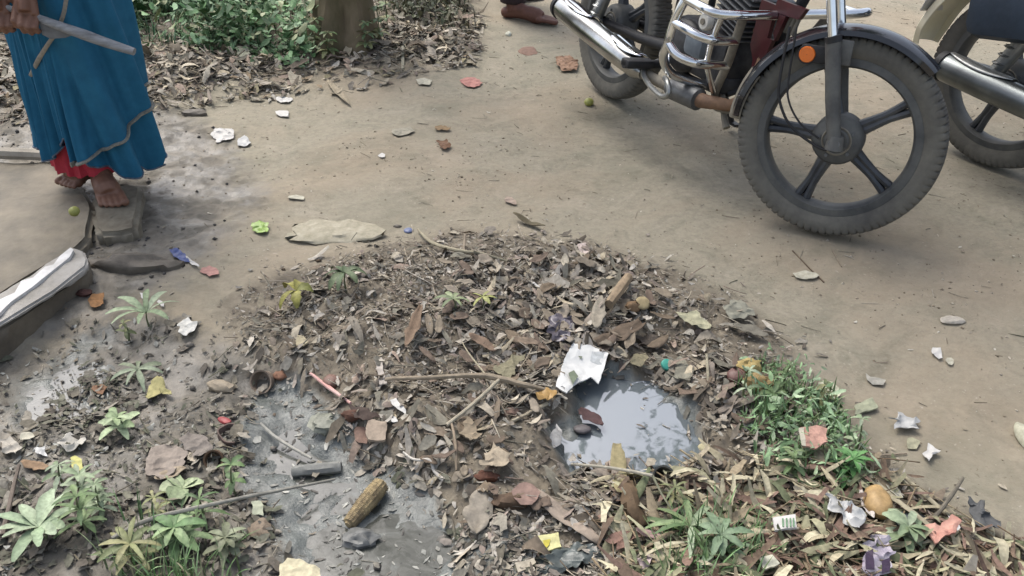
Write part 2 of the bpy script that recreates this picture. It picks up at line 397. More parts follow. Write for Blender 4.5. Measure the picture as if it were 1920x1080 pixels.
def merge(*a):
    o = 0; Vs, Fs, Ts = [], [], []
    for V, F, T in a: Vs.append(V); Fs.append(F+o); Ts.append(T); o += len(V)
    return np.concatenate(Vs), np.concatenate(Fs), np.concatenate(Ts)
BR = [(128,116,98),(148,136,116),(108,96,78),(162,150,132),(122,106,86),(98,86,70),(172,162,144),(138,124,108),(150,142,124),(122,116,98),(144,122,104),(116,110,92)]
BR = [tuple(v*.74*1.07+sum(c)/3*.27*1.07 for v in c) for c in BR]+[(186,176,156),(178,166,142)]
GR = [(132,126,112),(104,96,84),(88,82,70),(124,116,98),(150,142,126),(112,110,92),(98,100,80)]
leaf_m = tint_mat('dry_leaf')
not_pool = lambda q: np.where((sdf(P_POOL, q[:, 0], q[:, 1]) < .01) | (sdf(P_SLIME, q[:, 0], q[:, 1]) < -.03), .03, 1.0)
def clump(f, s, lo=.4, hi=.6):
    return lambda q: np.clip((fbm(q[:, 0], q[:, 1], f, 3, s)*.5+.5-lo)/(hi-lo), .12, 1)*not_pool(q)
right_ = lambda q: 1-.62*np.clip((.1-q[:, 0])/.25, 0, 1)*np.clip((q[:, 1]-1.65)/.15, 0, 1)
q1 = in_view(scatter(P_HEAP, 3500, lambda q: clump(4, 70, .44, .58)(q)*right_(q)))
qf = in_view(scatter(P_HEAP, 9000, lambda q: np.maximum(clump(5, 75, .3, .55)(q), .4*not_pool(q))))
OUT = poly([(380,620),(500,490),(700,440),(900,400),(1120,420),(1300,470),(1460,560),(1560,660),(1680,800),(1800,900),(2000,1000),(2000,1250),(300,1250),(380,900)])
qo = in_view(scatter(OUT, 1500, lambda q: clump(3, 76)(q)))
P_LIT2 = poly([(-250,40),(-250,250),(60,262),(330,190),(520,176),(700,158),(900,116),(895,30),(700,60),(640,100),(560,110),(300,90)])
q2 = in_view(np.concatenate([scatter(P_LIT2, 9000, clump(3, 71)), scatter(P_LITT, 1500)]))
q3 = in_view(scatter(P_DRAIN, 1300, clump(5, 72)))
qh = in_view(scatter(poly([(1200,925),(1600,870),(1800,980),(1960,1080),(1960,1200),(1150,1200),(1130,1000)]), 2100))
V_, F_, T_ = merge(pieces(q1, (.012, .04), (.25, .65), BR, rise=.016, tilt=.5), pieces(q1[::4], (.035, .07), (.16, .45), BR, rise=.022, curl=.4, tilt=.45), pieces(qf, (.005, .016), (.25, .8), BR, rise=.008, tilt=.6, ns=2), pieces(qo, (.004, .02), (.2, .7), BR, rise=.002, tilt=.2, ns=2),
                   pieces(q2, (.02, .05), (.3, .6), BR+[(152,130,98),(168,160,132),(178,164,136),(150,140,104)], tilt=.5), pieces(q2[::3], (.04, .085), (.2, .45), BR, rise=.04, curl=.4),
                   pieces(q3, (.012, .035), (.3, .7), GR), pieces(qh, (.03, .09), (.12, .26), [(176,166,138),(150,136,112),(192,184,156),(116,98,82),(104,110,82),(160,156,126),(134,110,96)], rise=.04, curl=.4),)

qn = in_view(scatter(P_NEAR, 900)); qs = in_view(scatter(P_SLIME, 420)); qs2 = in_view(scatter(P_DRAIN, 2600, clump(6, 77)))
PAL = [(168,168,158),(150,148,138),(186,184,172),(120,116,108),(100,96,90),(140,134,122)]
V_, F_, T_ = merge((V_, F_, T_), pieces(qn, (.005, .028), (.2, .7), GR+BR, rise=.006, tilt=.35, ns=2), pieces(qs, (.004, .02), (.2, .7), PAL, rise=.001, tilt=.04, lift=.001, ns=2, curl=.05), pieces(qs2, (.004, .018), (.25, .8), GR+PAL[:2], rise=.003, tilt=.4, ns=2))
qp = in_view(scatter(poly([(-200,0),(2100,0),(2000,1200),(-100,1200)]), 1500)); V_, F_, T_ = merge((V_, F_, T_), pieces(qp, (.003, .013), (.25, .8), [(178,166,146),(196,188,170),(128,112,92),(150,136,114),(112,100,84)], rise=.001, tilt=.15, lift=.002, ns=2))
tag(np_mesh('leaf_litter', V_, F_, leaf_m, T_), kind='stuff')
# twigs: thin long prisms
def sticks(q, L, Rr, cols, rise=.015, tilt=.15):
    n = len(q); L = rng.uniform(*L, n); r = rng.uniform(*Rr, n); a = rng.uniform(0, 2*np.pi, n); a = np.where(rng.random(n) < .4, R(-35)+rng.normal(0, .35, n), a)
    z0 = surf(q[:, 0], q[:, 1])+r+rng.uniform(0, 1, n)**2*rise; sl = rng.normal(0, tilt, n); bend = rng.normal(0, .12, n)
    V = np.zeros((n, 4, 4, 3))
    for i, t in enumerate((-.5, -.17, .17, .5)):
        off = bend*L*(.25-t*t); cx = q[:, 0]+t*L*np.cos(a)-off*np.sin(a); cy = q[:, 1]+t*L*np.sin(a)+off*np.cos(a); cz = z0+t*L*sl
        for j in range(4):
            b = j*np.pi/2+.4; rr = r*(1-.3*(t+.5))
            V[:, i, j, 0] = cx-np.sin(a)*np.cos(b)*rr; V[:, i, j, 1] = cy+np.cos(a)*np.cos(b)*rr; V[:, i, j, 2] = cz+np.sin(b)*rr
    f = [(i*4+j, i*4+(j+1) % 4, (i+1)*4+(j+1) % 4, (i+1)*4+j) for i in range(3) for j in range(4)]+[(3, 2, 1, 0), (12, 13, 14, 15)]
    F = (np.arange(n)[:, None, None]*16+np.array(f)[None]).reshape(-1, 4)
    c = np.array([lin(x) for x in cols])*ALB; T = np.repeat(c[rng.integers(0, len(c), n)]*(1+rng.normal(0, .15, (n, 1))), 16, 0)
    return V.reshape(-1, 3), F, np.clip(T, .01, .9)
P_ALL = poly([(-200,0),(2100,0),(2000,1200),(-100,1200)])
qa = in_view(scatter(P_ALL, 420))
V_, F_, T_ = merge(sticks(qf[1::6], (.02, .10), (.0006, .0018), BR+[(180,168,148),(170,158,138)], .02, .25), sticks(q2[1::5], (.05, .16), (.0012, .003), BR+[(165,155,132)], .03),
                   sticks(q3[1::4], (.02, .08), (.0008, .002), GR), sticks(qh[::4], (.06, .2), (.001, .0026), [(165,152,125),(140,124,98),(120,102,82)], .03), sticks(qa, (.015, .06), (.0006, .0014), GR+BR, .002, .03))
tag(np_mesh('twig_litter', V_, F_, tint_mat('twig'), T_), kind='stuff')
# soil crumbs and gravel
def crumbs(q, S, cols, sink=.3):
    n = len(q); s = rng.uniform(0, 1, n)**3*(S[1]-S[0])+S[0]; z0 = surf(q[:, 0], q[:, 1])
    base = np.array([(1,0,0),(0,1,0),(-1,0,0),(0,-1,0),(0,0,1),(0,0,-1)], float)
    V = base[None]*s[:, None, None]*rng.uniform(.5, 1.35, (n, 6, 3)); a = rng.uniform(0, 6.3, n)
    X = V[..., 0]*np.cos(a)[:, None]-V[..., 1]*np.sin(a)[:, None]; Y = V[..., 0]*np.sin(a)[:, None]+V[..., 1]*np.cos(a)[:, None]
    V = np.stack([X+q[:, 0, None], Y+q[:, 1, None], V[..., 2]*.7+(z0+s*sink)[:, None]], 2)
    f = [(4,0,1),(4,1,2),(4,2,3),(4,3,0),(5,1,0),(5,2,1),(5,3,2),(5,0,3)]
    F = (np.arange(n)[:, None, None]*6+np.array(f)[None]).reshape(-1, 3)
    c = np.array([lin(x) for x in cols])*ALB; T = np.repeat(c[rng.integers(0, len(c), n)]*(1+rng.normal(0, .12, (n, 1))), 6, 0)
    return V.reshape(-1, 3), F, np.clip(T, .01, .9)
dry = [(150,138,120),(162,150,132),(138,126,108),(176,166,150),(126,114,98)]
qb = in_view(scatter(P_ALL, 7000, lambda q: not_pool(q)*np.clip(fbm(q[:, 0], q[:, 1], 2.2, 3, 80)*1.2+.45, .08, 1)))
qc = in_view(scatter(P_MUDL, 800, clump(4, 83)))
V_, F_, T_ = merge(crumbs(qb, (.001, .0062), dry, 0.0), crumbs(q1[2::2], (.002, .011), [(90,76,60),(112,98,78),(128,114,94),(74,62,50)]),
                   crumbs(q3[::1], (.002, .012), [(80,76,70),(104,98,92),(124,118,110)]), crumbs(qc, (.002, .009), [(96,92,86),(112,108,102),(130,124,116),(84,82,80)]))
tag(np_mesh('soil_crumbs', V_, F_, tint_mat('crumb', .95), T_), kind='stuff')

# ------------------------------------------------------------------ grass and ground cover
def blades(q, Ln, W, cols, lean=.7, ns=4, bend=.9):
    n = len(q); L = rng.uniform(*Ln, n); W = rng.uniform(*W, n); a = rng.uniform(0, 2*np.pi, n); le = np.abs(rng.normal(lean, .35, n)); z0 = height(q[:, 0], q[:, 1])-.004
    V = np.zeros((n, ns+1, 2, 3)); x = np.zeros(n); z = np.zeros(n)
    for i in range(ns+1):
        t = i/ns; w_ = W*.5*(1-t**2.2)+.0002; tw = a+.3*t
        for j, s_ in enumerate((-1, 1)):
            V[:, i, j, 0] = q[:, 0]+x*np.cos(a)-s_*w_*np.sin(tw); V[:, i, j, 1] = q[:, 1]+x*np.sin(a)+s_*w_*np.cos(tw); V[:, i, j, 2] = z0+z
        th = np.clip(le*(.35+bend*t*1.4), 0, 1.75); x = x+L/ns*np.sin(th); z = z+L/ns*np.cos(th)
    k = (ns+1)*2; f = [(i*2, i*2+1, i*2+3, i*2+2) for i in range(ns)]
    F = (np.arange(n)[:, None, None]*k+np.array(f)[None]).reshape(-1, 4)
    c = np.array([lin(x) for x in cols])*ALB; T = np.repeat(c[rng.integers(0, len(c), n)]*(1+rng.normal(0, .16, (n, 1))), k, 0)
    return V.reshape(-1, 3), F, np.clip(T, .01, .9)
def tufts(P, nt, per, sp, dens=None):
    c = scatter(P, nt, dens); q = np.repeat(c, per, 0); return q+rng.normal(0, sp, q.shape)
G1 = [(114,148,94),(130,166,110),(98,130,80),(144,174,126),(150,168,122),(120,140,94)]
G2 = [(62,98,66),(82,120,82),(98,136,96),(50,78,52),(112,146,108),(122,132,92)]
P_G1 = poly([(1400,790),(1440,740),(1520,730),(1580,790),(1600,870),(1620,930),(1560,920),(1480,905),(1400,860)])
P_G2 = poly([(1250,990),(1320,985),(1420,1010),(1440,1120),(1230,1120)])
P_G3 = poly([(1420,690),(1490,690),(1530,740),(1440,750)])
P_G4 = poly([(230,1000),(330,960),(450,990),(480,1120),(200,1120)])
P_GB = poly([(-160,-75),(-200,70),(20,100),(240,104),(330,128),(470,120),(560,142),(622,104),(640,-75)])
P_GC = poly([(700,-75),(885,-75),(885,20),(862,86),(800,70),(735,50),(700,10)])
V_, F_, T_ = merge(blades(tufts(P_G1, 95, 6, .012), (.03, .08), (.0025, .006), G1, .6), blades(tufts(P_G3, 26, 6, .008), (.02, .05), (.002, .004), G1+[(140,140,110)]),
                   blades(tufts(P_G2, 60, 7, .009), (.04, .1), (.0025, .0055), G1, .6), blades(tufts(P_G4, 46, 5, .012), (.03, .1), (.002, .005), G1+[(140,136,108)], .5),
                   blades(in_view(tufts(P_GB, 1500, 5, .015), 200), (.05, .12), (.003, .007), G2, 1.0), blades(in_view(tufts(P_GC, 220, 5, .02), 400), (.05, .14), (.003, .006), [(96,104,74),(120,122,92),(72,70,54),(138,130,104)], .8))
gm = tint_mat('grass_blade', .6)
tag(np_mesh('grass', V_, F_, gm, T_), kind='stuff')
# low leafy weeds behind: small broad leaves on many levels
bush = lambda q: np.clip(fbm(q[:, 0], q[:, 1], 3, 3, 90)*2.0+.85, .06, 1)
qg = in_view(scatter(P_GB, 20000, bush), 300); qk = in_view(scatter(P_GC, 2200, bush), 300)
G3 = [(92,140,80),(112,158,98),(132,170,120),(70,110,64),(146,178,132),(102,144,84),(154,162,114)]
qz = scatter(P_G1, 620); qy = scatter(P_G3, 60)
a1 = merge(pieces(np.concatenate([qz, qy]), (.012, .03), (.2, .45), [(128,164,108),(146,180,128),(110,146,92),(158,182,138)], tilt=.8, rise=.075, lift=.006, curl=.4), pieces(qg, (.022, .05), (.4, .7), G3, tilt=.8, rise=.26, lift=.01, curl=.35), pieces(qk, (.02, .05), (.3, .5), [(96,104,72),(76,84,58),(120,118,90),(66,60,46)], tilt=.9, rise=.14, lift=.01, curl=.35))
tag(np_mesh('ground_cover', a1[0], a1[1], gm, a1[2]), kind='stuff')
from mathutils import noise as mn
def atz(px, py, z): x, y = flat(px, py, z); return Vector((x, y, z))
def pt_y(px, py, y):                                        # point on a sight line at world depth y (standing things)
    d = cF*CF+np.array([1, 0, 0])*(px-960)+cU*(540-py); t = y/d[1]
    return Vector((d[0]*t, y, CH+d[2]*t))
def prism(mb, top, h):
    n = len(top); mb.add([tuple(p) for p in top]+[(p[0], p[1], p[2]-h) for p in top], [tuple(range(n))]+[(i, (i+1) % n, n+(i+1) % n, n+i) for i in range(n)]+[tuple(range(n, 2*n))[::-1]])
def rough_up(o, cuts, amp, freq, seed=0, bev=.006):
    bm = bmesh.new(); bm.from_mesh(o.data)
    if bev: bmesh.ops.bevel(bm, geom=list(bm.edges), offset=bev, segments=2, affect='EDGES')
    bmesh.ops.triangulate(bm, faces=[f for f in bm.faces if len(f.verts) > 4])
    for _ in range(cuts):
        L = [e for e in bm.edges if e.calc_length() > .03]
        if not L: break
        bmesh.ops.subdivide_edges(bm, edges=L, cuts=1, use_grid_fill=True)
    bmesh.ops.triangulate(bm, faces=[f for f in bm.faces if len(f.verts) > 4])
    bm.normal_update()
    for v in bm.verts: v.co += v.normal*amp*(mn.fractal(v.co*freq+Vector((seed, 0, 0)), 1, 2, 4))
    bm.to_mesh(o.data); bm.free()
    o.data.polygons.foreach_set('use_smooth', [True]*len(o.data.polygons))

# ------------------------------------------------------------------ concrete slab, whitewashed edge, kerb, stones
con = mat('muddy_concrete', (136,126,108), .7, .2, 7, .8, rgb2=(96,90,78), bs=45)
zs = .045
mb = MB(); prism(mb, [atz(x, y, zs) for x, y in [(-420,300),(60,299),(112,304),(150,335),(176,392),(172,440),(150,462),(130,474),(0,556),(-60,596),(-420,820)]], .2)
o = mb.build('concrete_slab', con); rough_up(o, 4, .012, 5, 0, .015); tag(o, 'flat mud-stained concrete slab under the woman at the left edge', 'slab')
mb = MB(); prism(mb, [atz(x, y, .064) for x, y in [(-420,822),(-60,592),(0,552),(132,466),(160,474),(168,488),(164,505),(0,614),(-60,656),(-420,900)]], .26)
o = mb.build('drain_wall', mat('muddy_wall', (124,114,98), .8, .12, 9, .8, rgb2=(86,78,68), bs=60)); rough_up(o, 4, .006, 7, 3, .012)
tag(o, 'low concrete drain wall with chipped whitewash running off the left edge', 'wall')
mb = MB(); prism(mb, [atz(x, y, .078) for x, y in [(-420,818),(-60,588),(0,548),(132,463),(158,468),(166,484),(160,500),(100,546),(0,606),(-60,645),(-420,890)]], .02)
cp = mb.build('coping', mat('grey_render', (182,178,172), .8, .12, 9, .8, rgb2=(146,142,134), bs=60), o); rough_up(cp, 4, .009, 9, 6, .006)
mb = MB(); tp = [(-60,596),(-20,566),(0,561),(28,548),(40,526),(62,520),(84,500),(100,496),(112,480),(132,464),(138,468),(130,482),(100,506),(60,538),(20,566),(0,586),(-60,622)]
prism(mb, [atz(x, y, .087) for x, y in tp], .01)
ww = mb.build('whitewash', mat('whitewash', (226,224,222), .75, .08, 30, .3, rgb2=(196,194,190)), o, smooth=False)
mb = MB(); pts = [atz(x, y, zs+.02) for x, y in [(-200,286),(-60,285),(20,288),(90,292),(118,306),(140,322)]]
mb.tube(pts, [.022, .022, .021, .02, .018, .01], 8, sub=4, flatten=1.0)
o = mb.build('slab_kerb', mat('kerb_concrete', (170,162,148), .85, .15, 20, .3)); tag(o, 'thin rounded kerb along the back of the muddy slab', 'kerb')
mb = MB(); zt = .044
prism(mb, [atz(x, y, zt) for x, y in [(172,352),(186,342),(240,338),(266,350),(262,392),(254,430),(222,436),(184,438),(176,428),(172,400)]], .12)
o = mb.build('stepping_stone', mat('stepping_stone', (150,142,124), .75, .15, 12, .8, rgb2=(104,96,82), bs=50)); rough_up(o, 4, .013, 11, 8, .014)
tag(o, 'squared muddy stone under the bare foot of the woman', 'stone')

def blob(px, py, w, h, t, m, name, cat, label, seed=0, amp=.25, freq=1.6, ang=0, up=0, sink=.35, group=None, flat_top=0):
    """rounded solid: w,h = picture size in px, t = thickness in m"""
    p = at(px, py, up); s = scale_at(p); a = R(ang); d = p-Vector((0, 0, CH)); fs = abs(d.normalized().z)
    rx = w*s/2; ry = max(h*s-t*.8*math.sqrt(1-fs*fs), h*s*.45)/2/fs
    if ang: rx, ry = w*s/2, h*s/2*1.25
    mb = MB(); M = Matrix.Rotation(a, 3, 'Z')
    def fn(d):
        q = 1+amp*mn.fractal(d*freq+Vector((seed*3.7, 0, 0)), 1, 2, 4)
        return q
    mb.ball((0, 0, 0), (rx, ry, t/2), 20, 12, fn, M)
    if flat_top: mb.v = [(v[0], v[1], min(v[2], t*.5*flat_top+.12*(v[2]))) for v in mb.v]
    o = mb.build(name, m); o.location = (p.x, p.y, p.z+t*(.5-sink)); return tag(o, label, cat, group)
def sheet(pts, m, name, cat, label, amp=.006, up=.004, seed=0, th=.0012, cuts=4, fold=0, parent=None):
    P = [at(x, y, up) for x, y in pts]; c = sum(P, Vector())/len(P)
    bm = bmesh.new(); vs = [bm.verts.new((p.x, p.y, 0)) for p in P]; bm.faces.new(vs)
    bmesh.ops.triangulate(bm, faces=bm.faces[:])
    for _ in range(cuts):
        L = [e for e in bm.edges if e.calc_length() > .006]
        if not L or len(bm.verts) > 900: break
        bmesh.ops.subdivide_edges(bm, edges=L, cuts=1); bmesh.ops.triangulate(bm, faces=[f for f in bm.faces if len(f.verts) > 3])
    co = np.array([v.co[:] for v in bm.verts]); hz = height(co[:, 0], co[:, 1]); hz = .35*hz+.65*hz.mean()
    dirs = rnd.uniform(0, 6.28)
    for v, z in zip(bm.verts, hz):
        d = Vector((v.co.x-c.x, v.co.y-c.y, 0)); q = Vector((v.co.x*26+seed*5, v.co.y*26, 0))
        u = d.x*math.cos(dirs)+d.y*math.sin(dirs)
        v.co.z = z+up+amp*.62*(mn.ridged_multi_fractal(q, 1, 2, 3, 1, 1)*.7)+fold*abs(u)
        v.co.x += amp*.5*mn.noise(q*2+Vector((9, 0, 0))); v.co.y += amp*.5*mn.noise(q*2+Vector((0, 9, 0)))
    g = bmesh.ops.solidify(bm, geom=bm.faces[:], thickness=th)
    for v in bm.verts: v.co -= c
    me = bpy.data.meshes.new(name); bm.to_mesh(me); bm.free(); me.materials.append(m)
    me.polygons.foreach_set('use_smooth', [True]*len(me.polygons))
    try: me.set_sharp_from_angle(angle=R(35))
    except Exception: pass
    o = bpy.data.objects.new(name, me); COL.objects.link(o); o.location = c
    if parent: o.parent = parent; o.matrix_parent_inverse = Matrix.Translation(-parent.location); return o
    return tag(o, label, cat)
def ngon(px, py, w, h, ang=0, n=8, irr=.25, seed=0):
    r = random.Random(seed*13+int(px)); a = R(ang); o = []
    for k in range(n):
        t = 2*math.pi*(k+r.uniform(-.25, .25))/n; q = 1+r.uniform(-irr, irr); x = w/2*math.cos(t)*q; y = h/2*math.sin(t)*q
        o.append((px+x*math.cos(a)-y*math.sin(a), py+x*math.sin(a)+y*math.cos(a)))
    return o
def leaf(x1, y1, x2, y2, wpx, m, name, cat, label, up=.006, curl=.2, fold=.5, taper=.7, ns=12, wave=.3, parent=None):
    """single leaf between two picture points lying on the ground"""
    a = at(x1, y1, up); b = at(x2, y2, up); L = (b-a).length; t = (b-a).normalized(); s_ = Vector((-t.y, t.x, 0)).normalized(); W = wpx*scale_at((a+b)/2)/2*1.15
    mb = MB(); vs = []; c = (a+b)/2; sd_ = rnd.uniform(0, 50)
    for i in range(ns+1):
        u = i/ns; w_ = W*max(.04, math.sin(math.pi*min(1, u*.93+.04)))**taper
        for j in (-1, -.5, 0, .5, 1):
            wob = 1+.45*mn.noise(Vector((u*7, (j > 0)*5, sd_)))
            p = a+(b-a)*u+s_*w_*j*wob; z = curl*L*((2*u-1)**2)*.35+.06*L*mn.noise(Vector((u*3, 4, sd_)))+fold*abs(j)*w_*.6+wave*W*mn.noise(Vector((u*5, j*2+7, sd_)))
            vs.append(Vector((p.x, p.y, p.z+z)))
    f = [(i*5+j, i*5+j+1, (i+1)*5+j+1, (i+1)*5+j) for i in range(ns) for j in range(4)]
    bm = bmesh.new(); V_ = [bm.verts.new(v-c) for v in vs]; [bm.faces.new([V_[k] for k in q]) for q in f]; bm.normal_update()
    bmesh.ops.solidify(bm, geom=bm.faces[:], thickness=.0009)
    me = bpy.data.meshes.new(name); bm.to_mesh(me); bm.free(); me.materials.append(m); me.polygons.foreach_set('use_smooth', [True]*len(me.polygons))
    o = bpy.data.objects.new(name, me); COL.objects.link(o); o.location = c
    if parent: o.parent = parent; o.location = c-parent.location; return o
    return tag(o, label, cat)
def stick(pts, r, m, name, cat, label, up=.006, sub=4, flatten=1, parent=None, kn=.12):
    P = [at(p[0], p[1], up+(p[2] if len(p) > 2 else 0)) for p in pts]; s = scale_at(P[0]); rs = ([r]*len(P) if not hasattr(r, '__len__') else r); rs = [q*s/2 for q in rs]
    c = sum(P, Vector())/len(P); mb = MB(); mb.tube([p-c for p in P], rs, 8, sub=sub, flatten=flatten)
    sd_ = rnd.uniform(0, 99); mr = max(rs)
    mb.v = [tuple(Vector(v)+Vector((mn.noise(Vector(v)*60+Vector((sd_, 0, 0))), mn.noise(Vector(v)*60+Vector((0, sd_, 0))), mn.noise(Vector(v)*60)))*mr*kn*2) for v in mb.v]
    o = mb.build(name, m)
    if parent: o.parent = parent; o.location = c-parent.location; return o
    o.location = c; return tag(o, label, cat)
def lm(rgb, **k):                                            # litter material by colour
    mean_ = sum(rgb)/3; rgb = tuple(int(v*.76+mean_*.19) for v in rgb)
    nm = k.pop('name', 'litter')+'_%d_%d_%d' % tuple(rgb)
    k.setdefault('rough', .8); k.setdefault('vs', 60); k.setdefault('var', .2); k.setdefault('bump', .2)
    return mat(nm, rgb, **k)
rock = mat('wet_rock', (118,110,98), .6, .2, 22, .6, rgb2=(84,78,70), bs=90)
blob(250, 500, 165, 52, .07, rock, 'mud_stone', 'stone', 'long muddy stone lying against the drain wall end', 1, .45, 1.8, sink=.5)
blob(628, 436, 165, 58, .03, mat('pale_stone', (184,176,156), .85, .12, 40, .8, rgb2=(148,142,120), bs=60), 'flat_stone', 'stone', 'pale flat flaky stone set in the path beyond the rubbish heap', 5, .42, 2.4, sink=.52)
blob(364, 214, 46, 18, .03, rock, 'small_stone', 'stone', 'small grey stone in the wet mud behind the white wrapper', 2)
blob(745, 433-8, 16, 8, .01, rock, 'pebble', 'pebble', 'tiny pebble beside the pale flat stone', 3)

# ------------------------------------------------------------------ litter, one thing each
paper = lm((222,218,210), name='paper', var=.08); cream = lm((208,202,176), name='cream'); pink = lm((206,140,128), name='pinkish')
plast = lm((196,196,192), name='plastic', rough=.35, var=.12); tan = lm((170,152,126), name='tan_leaf'); brn = lm((122,98,76), name='brown_leaf'); drk = lm((88,72,60), name='dark_leaf')
S = lambda *a, **k: sheet(*a, **k)
S(ngon(532,188,28,13,0,8,.3,1), paper, 'paper_scrap', 'paper scrap', 'small bright white scrap, upper of two on the grey mud near the green weeds', .008)
S(ngon(531,214,28,12,5,7,.3,2), paper, 'paper_scrap', 'paper scrap', 'small bright white scrap, lower of two on the grey mud near the green weeds', .006)
S([(442,88),(462,86),(470,104),(458,110),(446,106)], lm((198,198,168), name='cream2'), 'paper_scrap', 'paper scrap', 'pale greenish square scrap among the leaves under the weeds', .01, up=.02)
S(ngon(416,253,40,26,10,11,.35,3), paper, 'crumpled_wrapper', 'wrapper', 'crumpled white wrapper on the mud right of the blue sari', .014)
S(ngon(458,268,24,18,0,8,.3,4), plast, 'plastic_scrap', 'plastic scrap', 'dull grey-white scrap beside the crumpled wrapper near the sari', .01)
S([(672,76),(700,70),(708,82),(696,96),(684,94)], lm((176,176,152), name='cloth_rag'), 'rag', 'rag', 'pale folded rag at the foot of the tree trunk', .02, up=.015)
leaf(614,153,656,198,12, lm((176,160,130), name='pod'), 'seed_pod', 'seed pod', 'long tan pod lying slantwise below the tree trunk', curl=.05, fold=.8)
stick([(755,88,.03),(755,130)], 6, lm((200,190,160), name='pale_stick'), 'stick', 'stick', 'short pale upright stick at the edge of the dark litter by the tree')
S(ngon(883,157,36,17,0,9,.3,5), lm((214,138,124), name='pink_scrap'), 'pink_scrap', 'wrapper', 'salmon pink scrap on the path below the litter bank', .01)
S([(780,151),(796,147),(810,152),(806,161),(786,160)], cream, 'paper_scrap', 'paper scrap', 'small cream scrap on the path left of the salmon pink scrap', .008)
blob(953,65,12,12,.02, lm((218,218,196), name='white_pebble'), 'pebble', 'pebble', 'small white pebble just below the far bare foot', 6)
blob(990,97,34,22,.015, lm((150,112,92), name='brick_chip'), 'brick_chip', 'brick chip', 'flat red-brown brick chip on the path below the far bare foot', 7, .3)
S([(1042,112),(1066,106),(1084,118),(1082,134),(1056,136),(1044,126)], lm((176,132,100), name='rust_wrap'), 'leaf_scrap', 'dry leaf', 'rust-orange curled scrap left of the rear wheel of the chrome-guarded motorcycle', .02)
blob(1104,197,18,16,.032, lm((186,188,84), name='lime', rough=.45, var=.1), 'small_fruit', 'fruit', 'small yellow-green fruit on the path under the rear wheel', 8, .06, sink=.1)
S(ngon(755,248,52,17,-4,7,.3,6), lm((176,168,144), name='pale_leaf'), 'pale_leaf', 'dry leaf', 'pale flat leaf scrap alone on the path in the upper middle', .006)
S(ngon(828,242,30,12,0,8,.4,7), lm((158,126,84), name='ochre'), 'ochre_leaf', 'dry leaf', 'small ochre leaf, upper of two on the path in the upper middle', .012)
S(ngon(834,273,28,14,8,9,.4,8), lm((140,98,66), name='rusty'), 'rusty_leaf', 'dry leaf', 'small rusty leaf, lower of two on the path in the upper middle', .014)
S(ngon(716,292,12,8), paper, 'paper_scrap', 'paper scrap', 'tiny white speck of paper on the open path', .004)
S([(472,420),(494,417),(504,424),(502,436),(488,440),(476,434)], lm((172,210,92), name='green_wrap', rough=.4), 'green_wrapper', 'wrapper', 'bright lime green wrapper on the mud left of the flat stone', .016)
S(ngon(555,370,38,10,3,8,.2), cream, 'cream_scrap', 'paper scrap', 'thin cream scrap on the mud beyond the flat stone', .004)
S(ngon(957,377,24,12,30,7,.3), lm((190,164,144), name='beige_scrap'), 'beige_scrap', 'paper scrap', 'small beige scrap in the centre of the path', .008)
leaf(962,408,1022,432,13, lm((110,98,70), name='olive_pod'), 'curled_leaf', 'dry leaf', 'narrow curled olive-brown leaf alone on the path above the heap', curl=.35, fold=1.1)
blob(766,433,18,14,.012, lm((116,130,176), name='blue_cap', rough=.4), 'bottle_cap', 'bottle cap', 'small faded blue cap at the far edge of the heap', 9, .05)
S([(1083,461),(1098,459),(1104,474),(1100,482),(1086,478)], lm((222,200,188), name='pinkwhite'), 'pinkish_scrap', 'paper scrap', 'small square pinkish-white scrap at the far rim of the heap', .008, up=.012)
S(ngon(1513,517,50,15,4,8,.25), cream, 'cream_scrap', 'paper scrap', 'cream scrap on the path below the big front wheel', .006)
stick([(1486,470),(1515,500),(1545,529)], 2.5, brn, 'twig', 'twig', 'thin dark twig slanting over the path below the front wheel', up=.002)
stick([(1560,468),(1578,500)], 2.2, tan, 'twig', 'twig', 'short pale twig right of the slanting dark twig below the front wheel', up=.002)
blob(1785,603,46,20,.016, lm((214,202,182), name='cream_lump'), 'cream_chip', 'stone chip', 'cream lens-shaped chip alone on the path at the right', 10, .2, sink=.2)
S(ngon(1757,663,24,18,40,8,.35), paper, 'paper_scrap', 'paper scrap', 'small white torn scrap on the path below the cream chip', .008)
S(ngon(1782,678,20,14,30,7,.3), cream, 'cream_scrap', 'paper scrap', 'small cream scrap touching the torn white scrap at the right', .006)
S([(1622,700),(1632,708),(1648,710),(1660,714),(1656,724),(1636,722),(1626,714)], lm((186,180,164), name='dull_plastic', rough=.4), 'plastic_scrap', 'plastic scrap', 'dull translucent scrap on the path right of the heap', .004)
S([(1533,722),(1544,716),(1562,722),(1576,744),(1566,756),(1548,748),(1538,736)], lm((226,222,186), name='cream3'), 'cream_peel', 'peel', 'bright cream peel on the heap edge above the green grass', .014)
S([(1602,762),(1634,750),(1645,768),(1630,774),(1602,780)], lm((178,182,146), name='pale_green'), 'folded_packet', 'packet', 'pale green folded packet just off the heap edge', .008, th=.004)
S(ngon(1694,796,60,34,12,12,.4), plast, 'crumpled_plastic', 'plastic scrap', 'crumpled white plastic wrap on the path right of the heap', .022)
S(ngon(1745,850,24,30,30,10,.4), paper, 'crumpled_paper', 'paper scrap', 'small crumpled white paper below the crumpled plastic wrap', .016)
S(ngon(1711,834,28,18,20,7,.3), lm((182,178,142), name='leaf_green_pale'), 'pale_leaf', 'dry leaf', 'pale yellowish leaf between the plastic wrap and the crumpled paper', .005)
S([(1498,804),(1530,803),(1550,810),(1550,832),(1530,844),(1504,842)], lm((214,158,136), name='peach'), 'peach_packet', 'packet', 'peach coloured packet lying in the green grass', .008, up=.06, th=.004)
S([(1497,804),(1506,803),(1510,840),(1502,838)], cream, 'packet_edge', None, None, .003, up=.065, parent=bpy.data.objects['peach_packet'])
